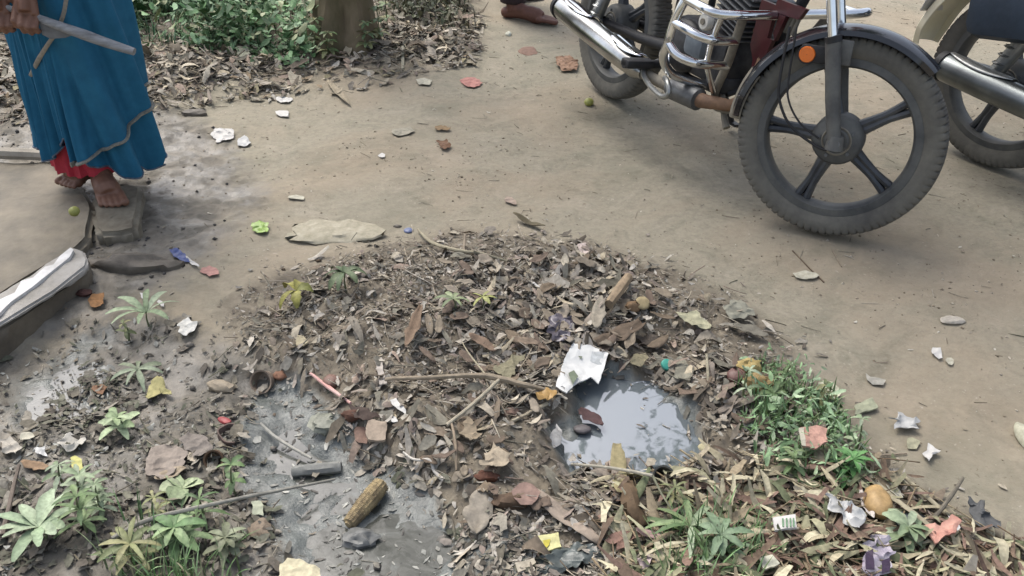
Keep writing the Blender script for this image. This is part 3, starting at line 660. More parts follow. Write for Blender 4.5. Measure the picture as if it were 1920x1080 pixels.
blob(1926,830,36,70,.03, lm((212,208,176), name='cream4'), 'cream_chunk', 'peel', 'cream chunk cut by the right edge of the picture', 11, .1, sink=.2)
# right-hand end of the heap
blob(1645,946,52,64,.045, lm((214,170,104), name='mango', rough=.55), 'mango_stone', 'fruit peel', 'orange mango stone in the heap at the lower right', 12, .15, up=.04, ang=-8)
leaf(1612,925,1636,978,16, lm((226,214,204), name='white_peel'), 'white_peel', 'peel', 'curved pinkish-white peel hugging the orange mango stone', up=.035, curl=.3, fold=1.4)
S([(1544,930),(1572,934),(1598,948),(1622,975),(1612,994),(1582,984),(1556,964)], plast, 'plastic_bag_piece', 'plastic scrap', 'white plastic bag piece left of the orange mango stone', .02, up=.045)
S([(1722,985),(1760,988),(1785,972),(1797,985),(1790,1004),(1752,1024),(1736,1006)], lm((200,120,104), name='red_packet', rgb2=(214,170,150), vs=25), 'red_packet', 'packet', 'faded red and pink packet at the lower right of the heap', .012, up=.045, th=.004)
S([(1778,968),(1788,972),(1800,992),(1795,997),(1783,984)], paper, 'packet_corner', None, None, .004, up=.052, parent=bpy.data.objects['red_packet'])
S([(1618,1024),(1640,1010),(1664,1022),(1672,1050),(1664,1078),(1640,1090),(1616,1070)], lm((204,198,204), name='lilac_wrap', rough=.35, rgb2=(150,138,156), vs=18), 'lilac_wrapper', 'wrapper', 'lilac-white crumpled wrapper with dark panels at the bottom right', .024, up=.035)
for q in ([(1622,1040),(1636,1032),(1640,1068),(1624,1064)], [(1652,1054),(1668,1050),(1668,1072),(1654,1074)]):
    S(q, lm((66,44,72), name='aubergine', rough=.35), 'dark_panel', None, None, .003, up=.056, parent=bpy.data.objects['lilac_wrapper'])
sp = S([(1448,976),(1490,967),(1494,990),(1452,998)], paper, 'striped_sachet', 'sachet', 'white sachet with green stripes in the litter at the lower right', .002, up=.055, th=.005)
for x in (1466, 1473, 1480, 1486): S([(x,973),(x+3,972.5),(x+4,987),(x+1,987.5)], lm((120,164,120), name='print_green'), 'stripe', None, None, .0005, up=.062, parent=sp, cuts=2)
S([(1422,1050),(1448,1047),(1460,1058),(1452,1068),(1430,1068)], lm((228,226,196), name='cream5'), 'cream_chip', 'peel', 'cream flat chip at the bottom edge right of the green grass', .008, up=.04, th=.004)
blob(1712,1000,110,66,.05, lm((84,96,98), name='slate', rough=.6), 'dark_stone', 'stone', 'dark slate-green stone under the faded red packet', 13, .2, ang=-38)
S([(1812,942),(1838,948),(1856,972),(1872,990),(1850,996),(1826,984)], lm((98,100,100), name='grey_rag', rough=.7), 'dark_rag', 'rag', 'dark grey rag at the heap edge near the right border', .026, up=.02)
stem = lm((186,174,142), name='pale_stem')
stick([(1622,886,.01),(1660,920,.02),(1700,952,.03),(1748,990,.02)], [16,13,10,8], stem, 'plant_stem', 'stem', 'flat pale stem running from the grass to the faded red packet', up=.02, flatten=.4)
stick([(1692,890,.01),(1730,925,.02),(1800,985,.01)], [5,9,6], stem, 'plant_stem', 'stem', 'thin tan stem parallel to the flat pale stem, nearer the path', up=.01)
stick([(1806,896,.05),(1776,940,.04),(1742,982,.01)], [6,8,10], lm((132,122,104), name='grey_stick'), 'stick', 'stick', 'grey stick leaning up from the heap at the lower right', up=.01)
leaf(1660,905,1692,936,16, cream, 'cream_leaf', 'dry leaf', 'pointed cream leaf between the two pale stems', up=.025)
stick([(1560,860),(1625,856),(1700,850)], [4,5,3], tan, 'twig', 'twig', 'thin level twig from the grass onto the path', up=.004)
# around the yellow scraps
blob(1403,690,42,36,.035, lm((208,184,112), name='yellow_crumple', vs=30, rgb2=(160,138,84)), 'yellow_husk', 'husk', 'lumpy yellow husk, upper of two above the green grass', 41, .5, 2.0, up=.03)
blob(1420,723,58,42,.04, lm((186,158,100), name='ochre_crumple', vs=30, rgb2=(140,116,74)), 'ochre_husk', 'husk', 'lumpy ochre husk, lower of two above the green grass', 42, .5, 2.0, up=.025)
blob(1380,708,38,30,.032, lm((142,98,88), name='maroon_fruit', rough=.5), 'maroon_fruit', 'fruit', 'dull maroon fruit left of the two lumpy husks', 14, .1, ang=30, up=.01)
mb = MB(); p = at(1250,684,.022); r_ = 11*scale_at(p); mb.lathe([(0,-.005),(r_*.9,-.005),(r_,-.003),(r_,.004),(r_*.8,.006),(0,.006)], 28, 'Z', closed=False)
o = mb.build('bottle_cap', lm((64,186,160), name='turquoise', rough=.4, var=.06)); o.location = p; o.rotation_euler = (.5, .3, 0); tag(o, 'small turquoise bottle cap on the heap beyond the puddle', 'bottle cap')
mb = MB(); p = at(1205,568,.03); r_ = 14*scale_at(p); mb.ball((0,0,0), (r_, r_, .006), 20, 10); o = mb.build('round_chip', lm((190,168,118), name='tan_disc')); o.location = p; o.rotation_euler = (.5, .1, 0)
tag(o, 'round tan disc near the far rim of the heap', 'chip')
stick([(1142,570,.02),(1160,545,.025),(1178,520,.02)], [18,22,20], lm((178,152,116), name='bamboo', stretch=(1,1,1)), 'bamboo_piece', 'bamboo piece', 'thick short tan cane piece on the heap left of the round disc', up=.02, kn=.04)
leaf(1117,620,1127,560,22, lm((172,160,138), name='husk'), 'husk_leaf', 'dry leaf', 'tall narrow pale leaf below the thick cane piece', up=.03, curl=.2)
leaf(1122,652,1204,612,34, lm((118,98,78), name='bark'), 'bark_piece', 'bark', 'wide brown bark piece just above the white printed packet', up=.02, taper=.25, fold=.7)
blob(1186,578,28,26,.03, lm((160,124,84), name='amber'), 'amber_husk', 'husk', 'small amber husk between the cane piece and the round disc', 15, .3, up=.015)
S([(1268,585),(1290,590),(1306,582),(1314,598),(1335,612),(1330,622),(1298,616),(1280,604)], lm((196,190,150), name='straw_leaf'), 'torn_leaf', 'dry leaf', 'torn straw-yellow leaf on the heap beyond the turquoise cap', .014, up=.025)
S(ngon(1388,585,54,34,20,9,.35), lm((160,158,136), name='sage_leaf'), 'sage_leaf', 'dry leaf', 'broad grey-green leaf at the right rim of the heap', .014, up=.016)
leaf(1375,612,1440,632,26, lm((132,126,108), name='grey_leaf'), 'grey_leaf', 'dry leaf', 'wide grey-brown leaf below the grey-green one at the heap rim', up=.015)
leaf(1225,690-20,1292,722,20, lm((128,122,104), name='grey_leaf2'), 'grey_leaf', 'dry leaf', 'long grey leaf running under the turquoise bottle cap', up=.012)
S(ngon(1196,680,34,30,0,9,.3), lm((158,146,110), name='khaki_leaf'), 'khaki_leaf', 'dry leaf', 'round khaki leaf between the printed packet and turquoise cap', .014, up=.02)
S(ngon(1282,700,44,50,20,9,.3), lm((158,152,130), name='stone_leaf'), 'wide_leaf', 'dry leaf', 'wide stone-coloured leaf right of the turquoise cap', .014, up=.014)
stick([(1325,664,.03),(1329,730)], 5, stem, 'stick', 'stick', 'thin upright pale stick at the right of the puddle', up=.01)
S(ngon(1218,640,64,26,20,9,.3), lm((96,84,70), name='umber'), 'umber_leaf', 'dry leaf', 'dark umber leaf above the turquoise cap', .014, up=.012)
# white packet
pk = S([(1076,634),(1108,640),(1142,650),(1134,690),(1122,724),(1108,712),(1086,722),(1062,728),(1042,712),(1058,672)], lm((234,234,228), name='packet_white', rough=.45, var=.05), 'printed_packet', 'packet', 'bright white printed packet at the far edge of the puddle', .004, up=.034, th=.003, cuts=5)
pr = lm((132,146,116), name='print_olive', var=.1)
for k, q in enumerate([[(1070,678),(1082,674),(1092,690),(1080,694)], [(1066,696),(1076,698),(1084,712),(1074,716)], [(1090,696),(1100,700),(1098,712),(1088,708)], [(1084,666),(1092,668),(1090,676)], [(1078,686),(1088,690),(1086,702),(1080,700)]]):
    S(q, pr, 'printed_mark', None, None, .001, up=.0435, parent=pk, cuts=2, th=.0006)
S([(1110,652),(1134,657),(1128,684),(1106,680)], lm((214,218,216), name='packet_grey'), 'printed_panel', None, None, .001, up=.0425, parent=pk, cuts=3, th=.0006)
S([(1030,600),(1062,596),(1078,610),(1070,634),(1050,648),(1034,640),(1024,622)], lm((126,118,128), name='mauve_plastic', rough=.3, rgb2=(64,58,66), vs=30), 'mauve_plastic', 'plastic scrap', 'dark mauve crumpled plastic just left above the printed packet', .026, up=.015)
stick([(1000,530,.01),(1034,556)], 5, paper, 'white_strip', 'strip', 'thin white strip on the far slope of the heap', up=.015, flatten=.4)
S([(1008,735),(1030,730),(1046,742),(1040,758),(1020,762),(1006,750)], lm((216,164,84), name='orange_peel', rough=.5), 'orange_peel', 'peel', 'curled orange peel at the left edge of the puddle', .02, up=.02)
stick([(960,790),(985,778),(1026,758,.01)], [7,7,8], lm((198,184,152), name='bone'), 'pale_stick', 'stick', 'pale short stick touching the orange peel', up=.012)
blob(957,775,30,26,.02, lm((150,118,98), name='clay'), 'clay_lump', 'lump', 'reddish clay lump at the left end of the pale short stick', 16, .3)
stick([(722,711,.01),(800,708,.02),(890,704,.03),(925,707,.03),(985,722,.015),(1042,734)], [7,8,10,12,10,5], lm((172,154,126), name='long_branch'), 'long_branch', 'branch', 'long bare branch lying across the heap left of the puddle', up=.02)
stick([(936,712,.03),(890,755,.02),(838,797,.01)], [7,7,8], lm((196,182,154), name='forked_branch'), 'pale_branch', 'branch', 'pale branch slanting down left from the long bare branch', up=.015)
stick([(846,790,.015),(854,830,.02),(856,882)], [5,5,4], lm((170,150,122), name='thin_branch'), 'thin_stick', 'stick', 'thin stick hanging down from the lower end of the pale branch', up=.012)
stick([(918,712,.02),(880,664,.03),(866,640,.03)], [4,3,2], stem, 'twig', 'twig', 'thin twig rising left from the middle of the long branch', up=.02)
S([(730,757),(742,752),(762,768),(758,778),(744,770)], paper, 'paper_scrap', 'paper scrap', 'torn white paper scrap right of the red-tipped stick', .012, up=.01)
S(ngon(739,790,12,18,30,7,.3), paper, 'paper_scrap', 'paper scrap', 'very small white scrap just below the torn white paper', .006, up=.01)
stick([(582,700,.01),(618,728,.01),(658,756)], [5,8,5], lm((232,206,194), name='red_white_stick', rgb2=(214,140,130), vs=14), 'red_white_straw', 'straw', 'pink and white straw slanting beside the grey drain water', up=.01)
S([(703,675),(716,673),(720,700),(726,722),(712,726),(708,700)], lm((196,184,170), name='strip_tan'), 'flat_strip', 'strip', 'flat pinkish-grey strip at the left end of the long branch', .004, up=.012, th=.003)
S([(690,786),(724,782),(724,830),(716,838),(692,840),(686,820)], lm((178,158,134), name='carton'), 'carton_piece', 'carton', 'tan open carton piece beside the drain water', .006, up=.028, th=.006)
S([(668,800),(690,796),(690,840),(672,842),(664,826)], lm((150,116,98), name='carton_side'), 'carton_flap', None, None, .01, up=.012, parent=bpy.data.objects['carton_piece'])
blob(662,782,44,26,.025, lm((120,78,58), name='rust_mud'), 'rust_lump', 'lump', 'rust-brown lump behind the tan carton piece', 17, .4, up=.01)
blob(612,796,58,46,.03, lm((156,158,138), name='pale_rubble', rough=.6), 'pale_lump', 'lump', 'pale greenish lump standing in the grey drain water', 18, .5, 2.2)
blob(622,718,34,36,.03, lm((152,112,94), name='brick_lump', rough=.6), 'smooth_brick_lump', 'lump', 'smooth reddish-brown lump above the pink and white straw', 19, .15)
S([(655,760),(690,768),(712,782),(690,796),(664,792)], lm((84,64,54), name='dark_strip'), 'dark_leaf', 'dry leaf', 'dark brown curled leaf above the tan carton piece', .014, up=.02)
# cup and rims
def cup(px, py, rpx, depth, m, name, cat, label, tilt=(0, 0), up=.01, arc=1.0, th=.003):
    p = at(px, py, up); r = rpx*scale_at(p); mb = MB(); n = 36
    prof = [(r, 0), (r*1.02, .002), (r-th, 0), (r*.85-th, -depth), (r*.85, -depth)]
    if arc >= 1:
        mb.lathe([(r*.85, -depth), (r, 0), (r+.001, .002), (r-th, .001), (r*.85-th, -depth+.002), (.001, -depth+.002), (.001, -depth)], n, 'Z')
    else:
        pts = []
        for i in range(n+1):
            a = 2*math.pi*arc*i/n; k = 1+.05*math.sin(5*a)
            for (q, z) in ((r*k, 0), (r*k-th, 0), (r*.9*k-th, -depth), (r*.9*k, -depth)): pts.append((q*math.cos(a), q*math.sin(a), z))
        mb.add(pts, [(i*4+j, i*4+(j+1) % 4, (i+1)*4+(j+1) % 4, (i+1)*4+j) for i in range(n) for j in range(4)]+[(0, 1, 2, 3), (n*4+3, n*4+2, n*4+1, n*4)])
    o = mb.build(name, m); o.location = p; o.rotation_euler = (tilt[0], tilt[1], 0); return tag(o, label, cat)
cup(489, 716, 22, .028, lm((158,138,116), name='clay_cup'), 'clay_cup', 'cup', 'tilted brown clay cup half sunk at the drain edge', (R(55), R(-25)), .022)
blob(524,706,26,22,.018, lm((158,108,78), name='orange_clay'), 'clay_shard', 'shard', 'small orange clay shard right behind the tilted clay cup', 20, .3)
o = cup(436, 812, 27, .016, lm((132,108,96), name='curved_bark'), 'curved_peel', 'peel', 'curved brown strip with a red end at the drain edge', (R(18), 0), .016, .55, .003); o.rotation_euler[2] = R(95)
blob(421,790,16,24,.012, lm((196,72,72), name='red_tip', rough=.5), 'red_scrap', 'wrapper', 'small red scrap lying on the curved brown strip', 21, .2, up=.014, ang=60)
cup(1246, 897, 24, .03, lm((92,90,82), name='grey_cup', rough=.5), 'grey_cup', 'cup', 'dark grey open cup at the near right corner of the puddle', (R(30), R(20)), .02)
cup(400, 862, 18, .022, lm((128,96,68), name='brown_cup'), 'coconut_shell', 'shell', 'small brown shell standing open in the mud left of the drain', (R(60), R(10)), .018)
blob(415,728,30,44,.03, lm((184,166,136), name='cork', rough=.7), 'cream_brown_chunk', 'chunk', 'cream and brown chunk on the mud left of the clay cup', 22, .3, ang=75)
leaf(300,712,282,752,30, lm((196,186,116), name='yellow_leaf'), 'yellow_leaf', 'leaf', 'fallen yellow leaf on the mud below the drooping weed', up=.01, curl=.3, fold=.3)
leaf(300,728,322,742,12, lm((190,180,112), name='yellow_leaf2'), 'yellow_leaf_tip', 'leaf', 'narrow yellow leaflet beside the fallen yellow leaf', up=.012)
S([(334,612),(352,598),(368,606),(366,622),(350,636),(338,630)], lm((230,228,216), name='white_tissue'), 'crumpled_tissue', 'paper', 'crumpled white tissue beside the drooping weed', .016, up=.008)
S(ngon(138,833,48,36,0,11,.25), lm((214,208,192), name='shell_white'), 'crumpled_tissue', 'paper', 'round off-white crumpled piece on the mud at the far left', .02, up=.006)
S([(132,858),(142,854),(154,864),(156,880),(144,888),(134,876)], lm((224,218,122), name='lemon'), 'yellow_scrap', 'wrapper', 'lemon yellow scrap touching the round off-white piece', .008, up=.006)
S(ngon(20,838,44,30,20,10,.4), lm((196,188,170), name='shell_dull'), 'shell_scrap', 'paper scrap', 'dull white scrap at the left edge, left of two', .02, up=.006)
S(ngon(78,848,26,24,0,9,.35), plast, 'plastic_scrap', 'plastic scrap', 'small silvery scrap between the left edge and the round off-white piece', .012, up=.006)
S(ngon(52,820,34,18,-20,9,.35), cream, 'cream_scrap', 'paper scrap', 'narrow cream scrap just above the silvery one at the left', .012, up=.006)
leaf(42,868,92,882,20, lm((162,128,92), name='fawn_leaf'), 'fawn_leaf', 'dry leaf', 'fawn dry leaf above the grey stick at the far left', up=.006)
stick([(36,872,.01),(20,935,.01),(6,1004)], [7,9,11], lm((128,112,98), name='grey_brown_stick'), 'grey_stick', 'stick', 'grey-brown stick at the far left edge pointing down', up=.008)
stick([(489,794),(520,822,.006),(584,860)], [5,7,5], lm((186,182,168), name='pale_reed'), 'pale_reed', 'reed', 'pale reed floating slantwise on the grey drain water', up=.014)
stick([(210,1010,.02),(280,974,.03),(400,945,.05),(520,920,.03),(628,899,.0)], [9,9,8,7,5], lm((164,160,146), name='long_reed'), 'long_reed', 'stick', 'long straight grey stick from the weeds out over the drain water', up=.02)
stick([(548,885),(595,880,.004),(640,876)], [20,24,22], lm((146,146,138), name='muddy_tube', rough=.6), 'muddy_bottle', 'tube', 'mud-coated tube lying in the drain water', up=.008, kn=.05)
# corn cob
a = at(718, 905, .02); b = at(652, 985, .012); mb = MB(); L_ = (b-a).length; s_ = scale_at((a+b)/2); ax = (b-a).normalized(); n_ = ax.cross(Vector((0, 0, 1))).normalized(); b2 = ax.cross(n_)
rows, ringn = 34, 14; vs = []
for i in range(rows*2+1):
    t = i/(rows*2); r_ = (.55+.45*math.sin(math.pi*min(1, .28+t*.62)))*19*s_*(1 if t > .03 else .6)*(1.0 if t < .96 else .6)
    for k in range(ringn*2):
        an = math.pi*k/ringn; bump_ = 1 if (i % 2 and k % 2) else .84; bump_ *= 1+.1*mn.noise(Vector((i*.5, k*.7, 3)))
        vs.append(a+(b-a)*t+(n_*math.cos(an)+b2*math.sin(an))*r_*bump_)
nn = ringn*2; fs = [(i*nn+k, i*nn+(k+1) % nn, (i+1)*nn+(k+1) % nn, (i+1)*nn+k) for i in range(rows*2) for k in range(nn)]+[tuple(range(nn))[::-1], tuple(rows*2*nn+k for k in range(nn))]
c_ = (a+b)/2; mb.add([v-c_ for v in vs], fs); o = mb.build('corn_cob', mat('corn_cob', (192,172,130), .8, .3, 34, .5, rgb2=(112,98,78))); o.location = c_; tag(o, 'bare muddy corn cob lying in the grey drain water', 'corn cob')
blob(675,1012,70,50,.03, lm((120,122,118), name='mud_clod', rough=.5), 'mud_clod', 'mud clod', 'wet grey mud clod at the lower end of the corn cob', 23, .5, 2)
blob(487,998,42,38,.035, lm((170,148,122), name='tan_chunk'), 'tan_chunk', 'chunk', 'tan broken chunk left of the corn cob by the weeds', 24, .35, 1.5, ang=30)
S([(472,942),(488,940),(496,952),(494,970),(484,966),(474,968)], lm((190,196,164), name='pale_green2'), 'pale_leaf', 'leaf', 'pale green-white leaf just above the tan broken chunk', .006, up=.014)
S([(525,1064),(540,1048),(560,1052),(600,1066),(600,1100),(520,1100)], lm((226,214,172), name='butter'), 'buttery_packet', 'packet', 'butter-coloured packet cut by the bottom edge', .008, up=.02, th=.004)
S([(1008,1008),(1046,1001),(1052,1030),(1012,1036)], lm((228,222,148), name='yellow_sachet'), 'yellow_sachet', 'sachet', 'square pale yellow sachet at the bottom middle', .004, up=.016, th=.004)
S([(1018,1014),(1032,1012),(1030,1022),(1022,1028)], lm((222,206,60), name='bright_yellow'), 'printed_mark', None, None, .001, up=.0215, parent=bpy.data.objects['yellow_sachet'], cuts=2, th=.0006)
S(ngon(985,928,56,46,35,9,.15), lm((162,128,112), name='mauve_leaf'), 'mauve_leaf', 'dry leaf', 'rounded dusky pink leaf at the top of the long pale leaf', .006, up=.024)
leaf(996,918,1124,1018,27, lm((178,158,138), name='long_leaf'), 'long_leaf', 'dry leaf', 'long pale brown leaf running down right above the yellow sachet', up=.018, taper=.35, fold=.25, curl=.05)
leaf(904,922,892,1008,46, lm((168,156,136), name='diamond_leaf'), 'broad_leaf', 'dry leaf', 'broad upright cream-brown leaf at the drain edge', up=.016, fold=.35, taper=.8)
S([(898,880),(924,836),(936,850),(960,856),(950,878),(936,884)], lm((186,168,138), name='light_leaf'), 'torn_tan_leaf', 'dry leaf', 'torn light tan leaf above the rust-red lump', .018, up=.03)
S([(862,818),(878,784),(894,802),(904,824),(880,834)], lm((166,146,116), name='light_leaf2'), 'folded_tan_leaf', 'dry leaf', 'folded tan leaf beside the thin hanging stick', .018, up=.025)
blob(914,898,44,30,.03, lm((132,80,56), name='rust_red'), 'rust_red_lump', 'lump', 'rust-red lump below the torn light tan leaf', 25, .4)
blob(878,892,26,28,.018, lm((140,130,124), name='grey_chip'), 'grey_chip', 'lump', 'small grey-mauve chip left of the rust-red lump', 26, .2)
blob(955,944,70,40,.03, lm((110,84,60), name='brown_clod'), 'brown_clod', 'mud clod', 'brown fibrous clod between the broad leaf and the dusky pink leaf', 27, .4)
leaf(1156,842,1164,934,26, lm((172,158,108), name='mustard_leaf'), 'mustard_strip', 'strip', 'mustard strip hanging down below the near puddle edge', up=.02, taper=.3, fold=.4)
S([(1132,872),(1152,838),(1182,856),(1176,872),(1150,874)], lm((180,160,138), name='beige_leaf'), 'beige_leaf', 'dry leaf', 'beige leaf leaning into the near edge of the puddle', .016, up=.025)
stick([(1178,908,.02),(1184,945,.02),(1200,985,.0)], [24,32,36], lm((116,90,60), name='fibre', stretch=(1,1,1)), 'fibrous_stump', 'stump', 'brown fibrous stump below the mustard strip', up=.012, kn=.2)
stick([(1072,870,.01),(1150,878,.03),(1224,892,.05)], [5,6,6], lm((188,180,158), name='bent_reed'), 'bent_reed', 'reed', 'pale reed lying level along the near edge of the puddle', up=.02)
stick([(1224,892,.05),(1240,925,.04),(1268,968,.02)], [5,4,3], lm((170,168,132), name='green_reed'), 'green_reed', 'reed', 'thin greenish reed bending down from the dark grey cup', up=.02)
S(ngon(1209,1056,36,24,0,9,.25), lm((216,192,190), name='pink_white'), 'pinkish_lump', 'wrapper', 'pinkish-white crumpled bit at the bottom right of the long leaf', .02, up=.02)
S(ngon(1166,1016,50,34,-10,10,.35), lm((164,122,104), name='terracotta'), 'terracotta_leaf', 'dry leaf', 'terracotta crumpled leaf at the lower tip of the long pale leaf', .016, up=.02)
leaf(1190,995,1250,1012,16, lm((196,158,148), name='rose_leaf'), 'rose_leaf', 'dry leaf', 'narrow rosy leaf right above the pinkish-white bit', up=.03)
S([(1010,1050),(1050,1034),(1090,1024),(1124,1032),(1126,1052),(1080,1072),(1030,1080),(1004,1070)], lm((98,108,104), name='sludge_plastic', rough=.35), 'grey_plastic_sheet', 'plastic sheet', 'dark grey-green plastic sheet below the yellow sachet', .02, up=.006)
S(ngon(395,510,36,16,0,8,.25), lm((206,146,132), name='pink_scrap2'), 'pink_scrap', 'wrapper', 'pink scrap beside the torn blue wrapper at the stone', .006, up=.004)
S([(318,470),(332,468),(348,480),(356,492),(340,490),(326,482)], lm((74,92,160), name='blue_wrap', rough=.4), 'blue_wrapper', 'wrapper', 'torn blue wrapper in the wet mud below the stepping stone', .008, up=.006)
leaf(350,484,374,504,8, paper, 'white_sliver', 'paper scrap', 'white sliver between the blue wrapper and the pink scrap', up=.008)
S(ngon(184,562,30,24,0,9,.35), lm((172,118,64), name='amber_leaf'), 'amber_leaf', 'dry leaf', 'amber leaf at the foot of the drain wall', .012, up=.01)
blob(158,551,30,20,.02, lm((96,58,48), name='maroon_lump'), 'maroon_lump', 'lump', 'dark maroon lump beside the amber leaf at the drain wall', 28, .3)
S(ngon(190,732,26,18,-10,8,.35), lm((158,112,78), name='ochre_bit'), 'brown_leaf', 'dry leaf', 'small brown leaf on the pale wet patch at the left', .01, up=.006)
S(ngon(272,556,16,14,0,7,.4), paper, 'paper_scrap', 'paper scrap', 'tiny white scrap above the drooping weed, left of two', .006)
S(ngon(302,570,18,10,40,7,.3), paper, 'paper_scrap', 'paper scrap', 'tiny white scrap above the drooping weed, right of two', .006)
blob(141,403,20,20,.03, lm((170,172,76), name='lime2', rough=.45, var=.1), 'small_fruit', 'fruit', 'small yellow-green fruit on the slab left of the stepping stone', 29, .06, sink=.1, up=.085)
leaf(790,578,762,660,20, lm((140,112,86), name='curled_brown'), 'hanging_brown_leaf', 'dry leaf', 'curled brown leaf standing in the middle of the heap', up=.03, fold=1.0, curl=.2)
stick([(784,430),(806,452,.01),(850,468,.01),(905,476,.01),(950,490)], [5,6,7,6,4], stem, 'dry_vine', 'vine', 'dry curved vine at the far rim of the heap', up=.01)
stick([(872,440,.03),(868,492)], 5, tan, 'upright_twig', 'twig', 'short twig standing up through the dry curved vine', up=.005)
stick([(756,848,.005),(778,862,.01),(806,863,.01),(814,884,.006),(832,900)], [4,5,7,5,9], lm((220,212,198), name='white_root'), 'white_root', 'root', 'crooked white root at the right bank of the drain', up=.012)
blob(1321,840,24,20,.01, lm((206,194,146), name='chip_yellow'), 'round_cream_chip', 'chip', 'round cream chip on the heap between puddle and grass', 30, .1, up=.012)
S(ngon(308,868,80,58,-20,10,.2), lm((166,150,134), name='big_leaf'), 'big_dry_leaf', 'dry leaf', 'big pale crumpled leaf on the mud left of the drain', .016, up=.012)
leaf(290,900,350,880,22, lm((180,160,130), name='big_leaf2'), 'dry_leaf', 'dry leaf', 'narrow fawn leaf along the lower rim of the big pale crumpled leaf', up=.014)
S(ngon(370,838,50,40,20,8,.3), lm((146,134,122), name='taupe_leaf'), 'taupe_leaf', 'dry leaf', 'taupe leaf between the big crumpled leaf and the curved red-ended strip', .014, up=.01)
leaf(355,850,366,868,14, lm((202,186,160), name='ivory_leaf'), 'ivory_bit', 'chip', 'small ivory bit left of the open brown shell', up=.012)
leaf(1086,770,1130,800,26, lm((98,66,64), name='wine_leaf'), 'wine_leaf', 'dry leaf', 'wine-brown leaf at the left shore of the puddle', up=.012)
blob(1092,806,34,22,.014, lm((112,104,104), name='grey_pebble', rough=.5), 'grey_pebble', 'pebble', 'flat grey-mauve pebble between the two lobes of the puddle', 31, .1, up=.008)
S([(1030,812),(1044,806),(1054,818),(1050,838),(1036,836),(1026,826)], lm((178,176,172), name='wet_leaf', rough=.4), 'wet_pale_leaf', 'leaf', 'pale wet leaf at the left lobe of the puddle', .006, up=.008)
S(ngon(1160,700+4,26,16,10,8,.3), lm((104,100,92), name='floating'), 'floating_leaf', 'leaf', 'dark leaf floating near the far shore of the puddle', .004, up=.0)
S([(925,690),(960,676),(985,672),(968,690),(960,708),(936,704)], lm((146,138,104), name='olive_leaf'), 'olive_leaf', 'dry leaf', 'folded olive-tan leaf above the long bare branch', .014, up=.03)
leaf(958,636,1010,650,20, lm((150,128,104), name='loop_leaf'), 'curled_tan_leaf', 'dry leaf', 'curled tan leaf left of the mauve plastic', up=.025, fold=1.0)
leaf(880,630,930,660,22, lm((152,124,98), name='russet_leaf'), 'russet_leaf', 'dry leaf', 'russet leaf on the middle of the heap beyond the long branch', up=.022, fold=.8)
S(ngon(566,642,24,20,0,6,.2), lm((190,176,138), name='bark_chip'), 'square_chip', 'chip', 'small square tan chip below the drooping heap weed', .004, up=.008, th=.004)
# individual larger dry leaves of the heap: a group nothing tells apart
cols = [(150,134,110),(134,114,90),(164,150,128),(118,100,80),(142,128,108),(126,104,86)]
mats_l = [lm(c, name='heap_leaf') for c in cols]
hp_px = []
while len(hp_px) < 110:
    x, y = rnd.uniform(800, 1640), rnd.uniform(480, 960); q = np.array(flat(x, y))
    if sdf(P_HEAP, q[:1], q[1:])[0] < -.05 and sdf(P_POOL, q[:1], q[1:])[0] > .03 and sdf(P_SLIME, q[:1], q[1:])[0] > .03: hp_px.append((x, y))
for x, y in hp_px:
    a = rnd.uniform(0, 6.28) if rnd.random() < .5 else R(40)+rnd.gauss(0, .4); l = rnd.uniform(12, 26)
    o = leaf(x-l*math.cos(a), y-l*math.sin(a)*.8, x+l*math.cos(a), y+l*math.sin(a)*.8, rnd.uniform(9, 24), rnd.choice(mats_l), 'heap_leaf', 'dry leaf', 'ordinary brown dry leaf lying loose among the others on the rubbish heap', up=.022, curl=rnd.uniform(-.2, .5), fold=rnd.uniform(-.3, .9), ns=6, taper=rnd.uniform(.4, .9))
    o['group'] = 'loose dry leaves on the heap'

# ------------------------------------------------------------------ weeds and plants
def plant(px, py, label, n=8, L=.07, W=.022, hstem=.04, cols=((120,150,110),), droop=.5, z_up=0, levels=1, name='weed', cat='weed', rises=.35, seed=0, group=None, leafname='foliage', phase=0, sector=2*math.pi, up=0):
    r = random.Random(seed+int(px)); base = at(px, py, up); root = empty(name, base, label, cat, group)
    st = MB(); st.tube([(0, 0, -.01), (r.uniform(-.01, .01), r.uniform(-.01, .01), hstem*.5), (0, 0, hstem)], [.003, .0025, .0015], 6, sub=3)
    st.build('stem', mat('plant_stem_green', (120,128,92), .7), root)
    V = []; Fq = []; T = []
    for lv in range(levels):
        z0 = hstem*(lv+1)/levels; sc = 1-.35*lv/max(1, levels)
        for k in range(n):
            a = phase+sector*(k+r.uniform(-.3, .3))/n+lv*.9; l = L*sc*r.uniform(.7, 1.15); w_ = W*sc*r.uniform(.8, 1.15)
            pit = rises+r.uniform(-.15, .2); c = Vector(lin(r.choice(cols)))*ALB*r.uniform(.85, 1.15); o = len(V); ns = 8
            x = 0.0; z = z0; th = pit; roll = r.uniform(-.4, .4)
            for i in range(ns+1):
                u = i/ns; ww = w_*.5*max(.05, math.sin(math.pi*min(1, u*.88+.06)))**.8*(.35 if u < .12 else 1)*r.uniform(.8, 1.15)
                for j in (-1, 0, 1):
                    V.append((x*math.cos(a)-ww*j*math.sin(a), x*math.sin(a)+ww*j*math.cos(a), z+abs(j)*ww*.35+roll*j*ww)); T.append(tuple(c*(1.0 if j else 1.18)))
                th = pit-droop*2.2*u; x += l/ns*math.cos(th); z += l/ns*math.sin(th)
            for i in range(ns):
                for j in range(2): Fq.append((o+i*3+j, o+(i+1)*3+j, o+(i+1)*3+j+1, o+i*3+j+1))
    ob = np_mesh(leafname, np.array(V), np.array(Fq), gm, np.array(T), smooth=True); ob.parent = root
    return root
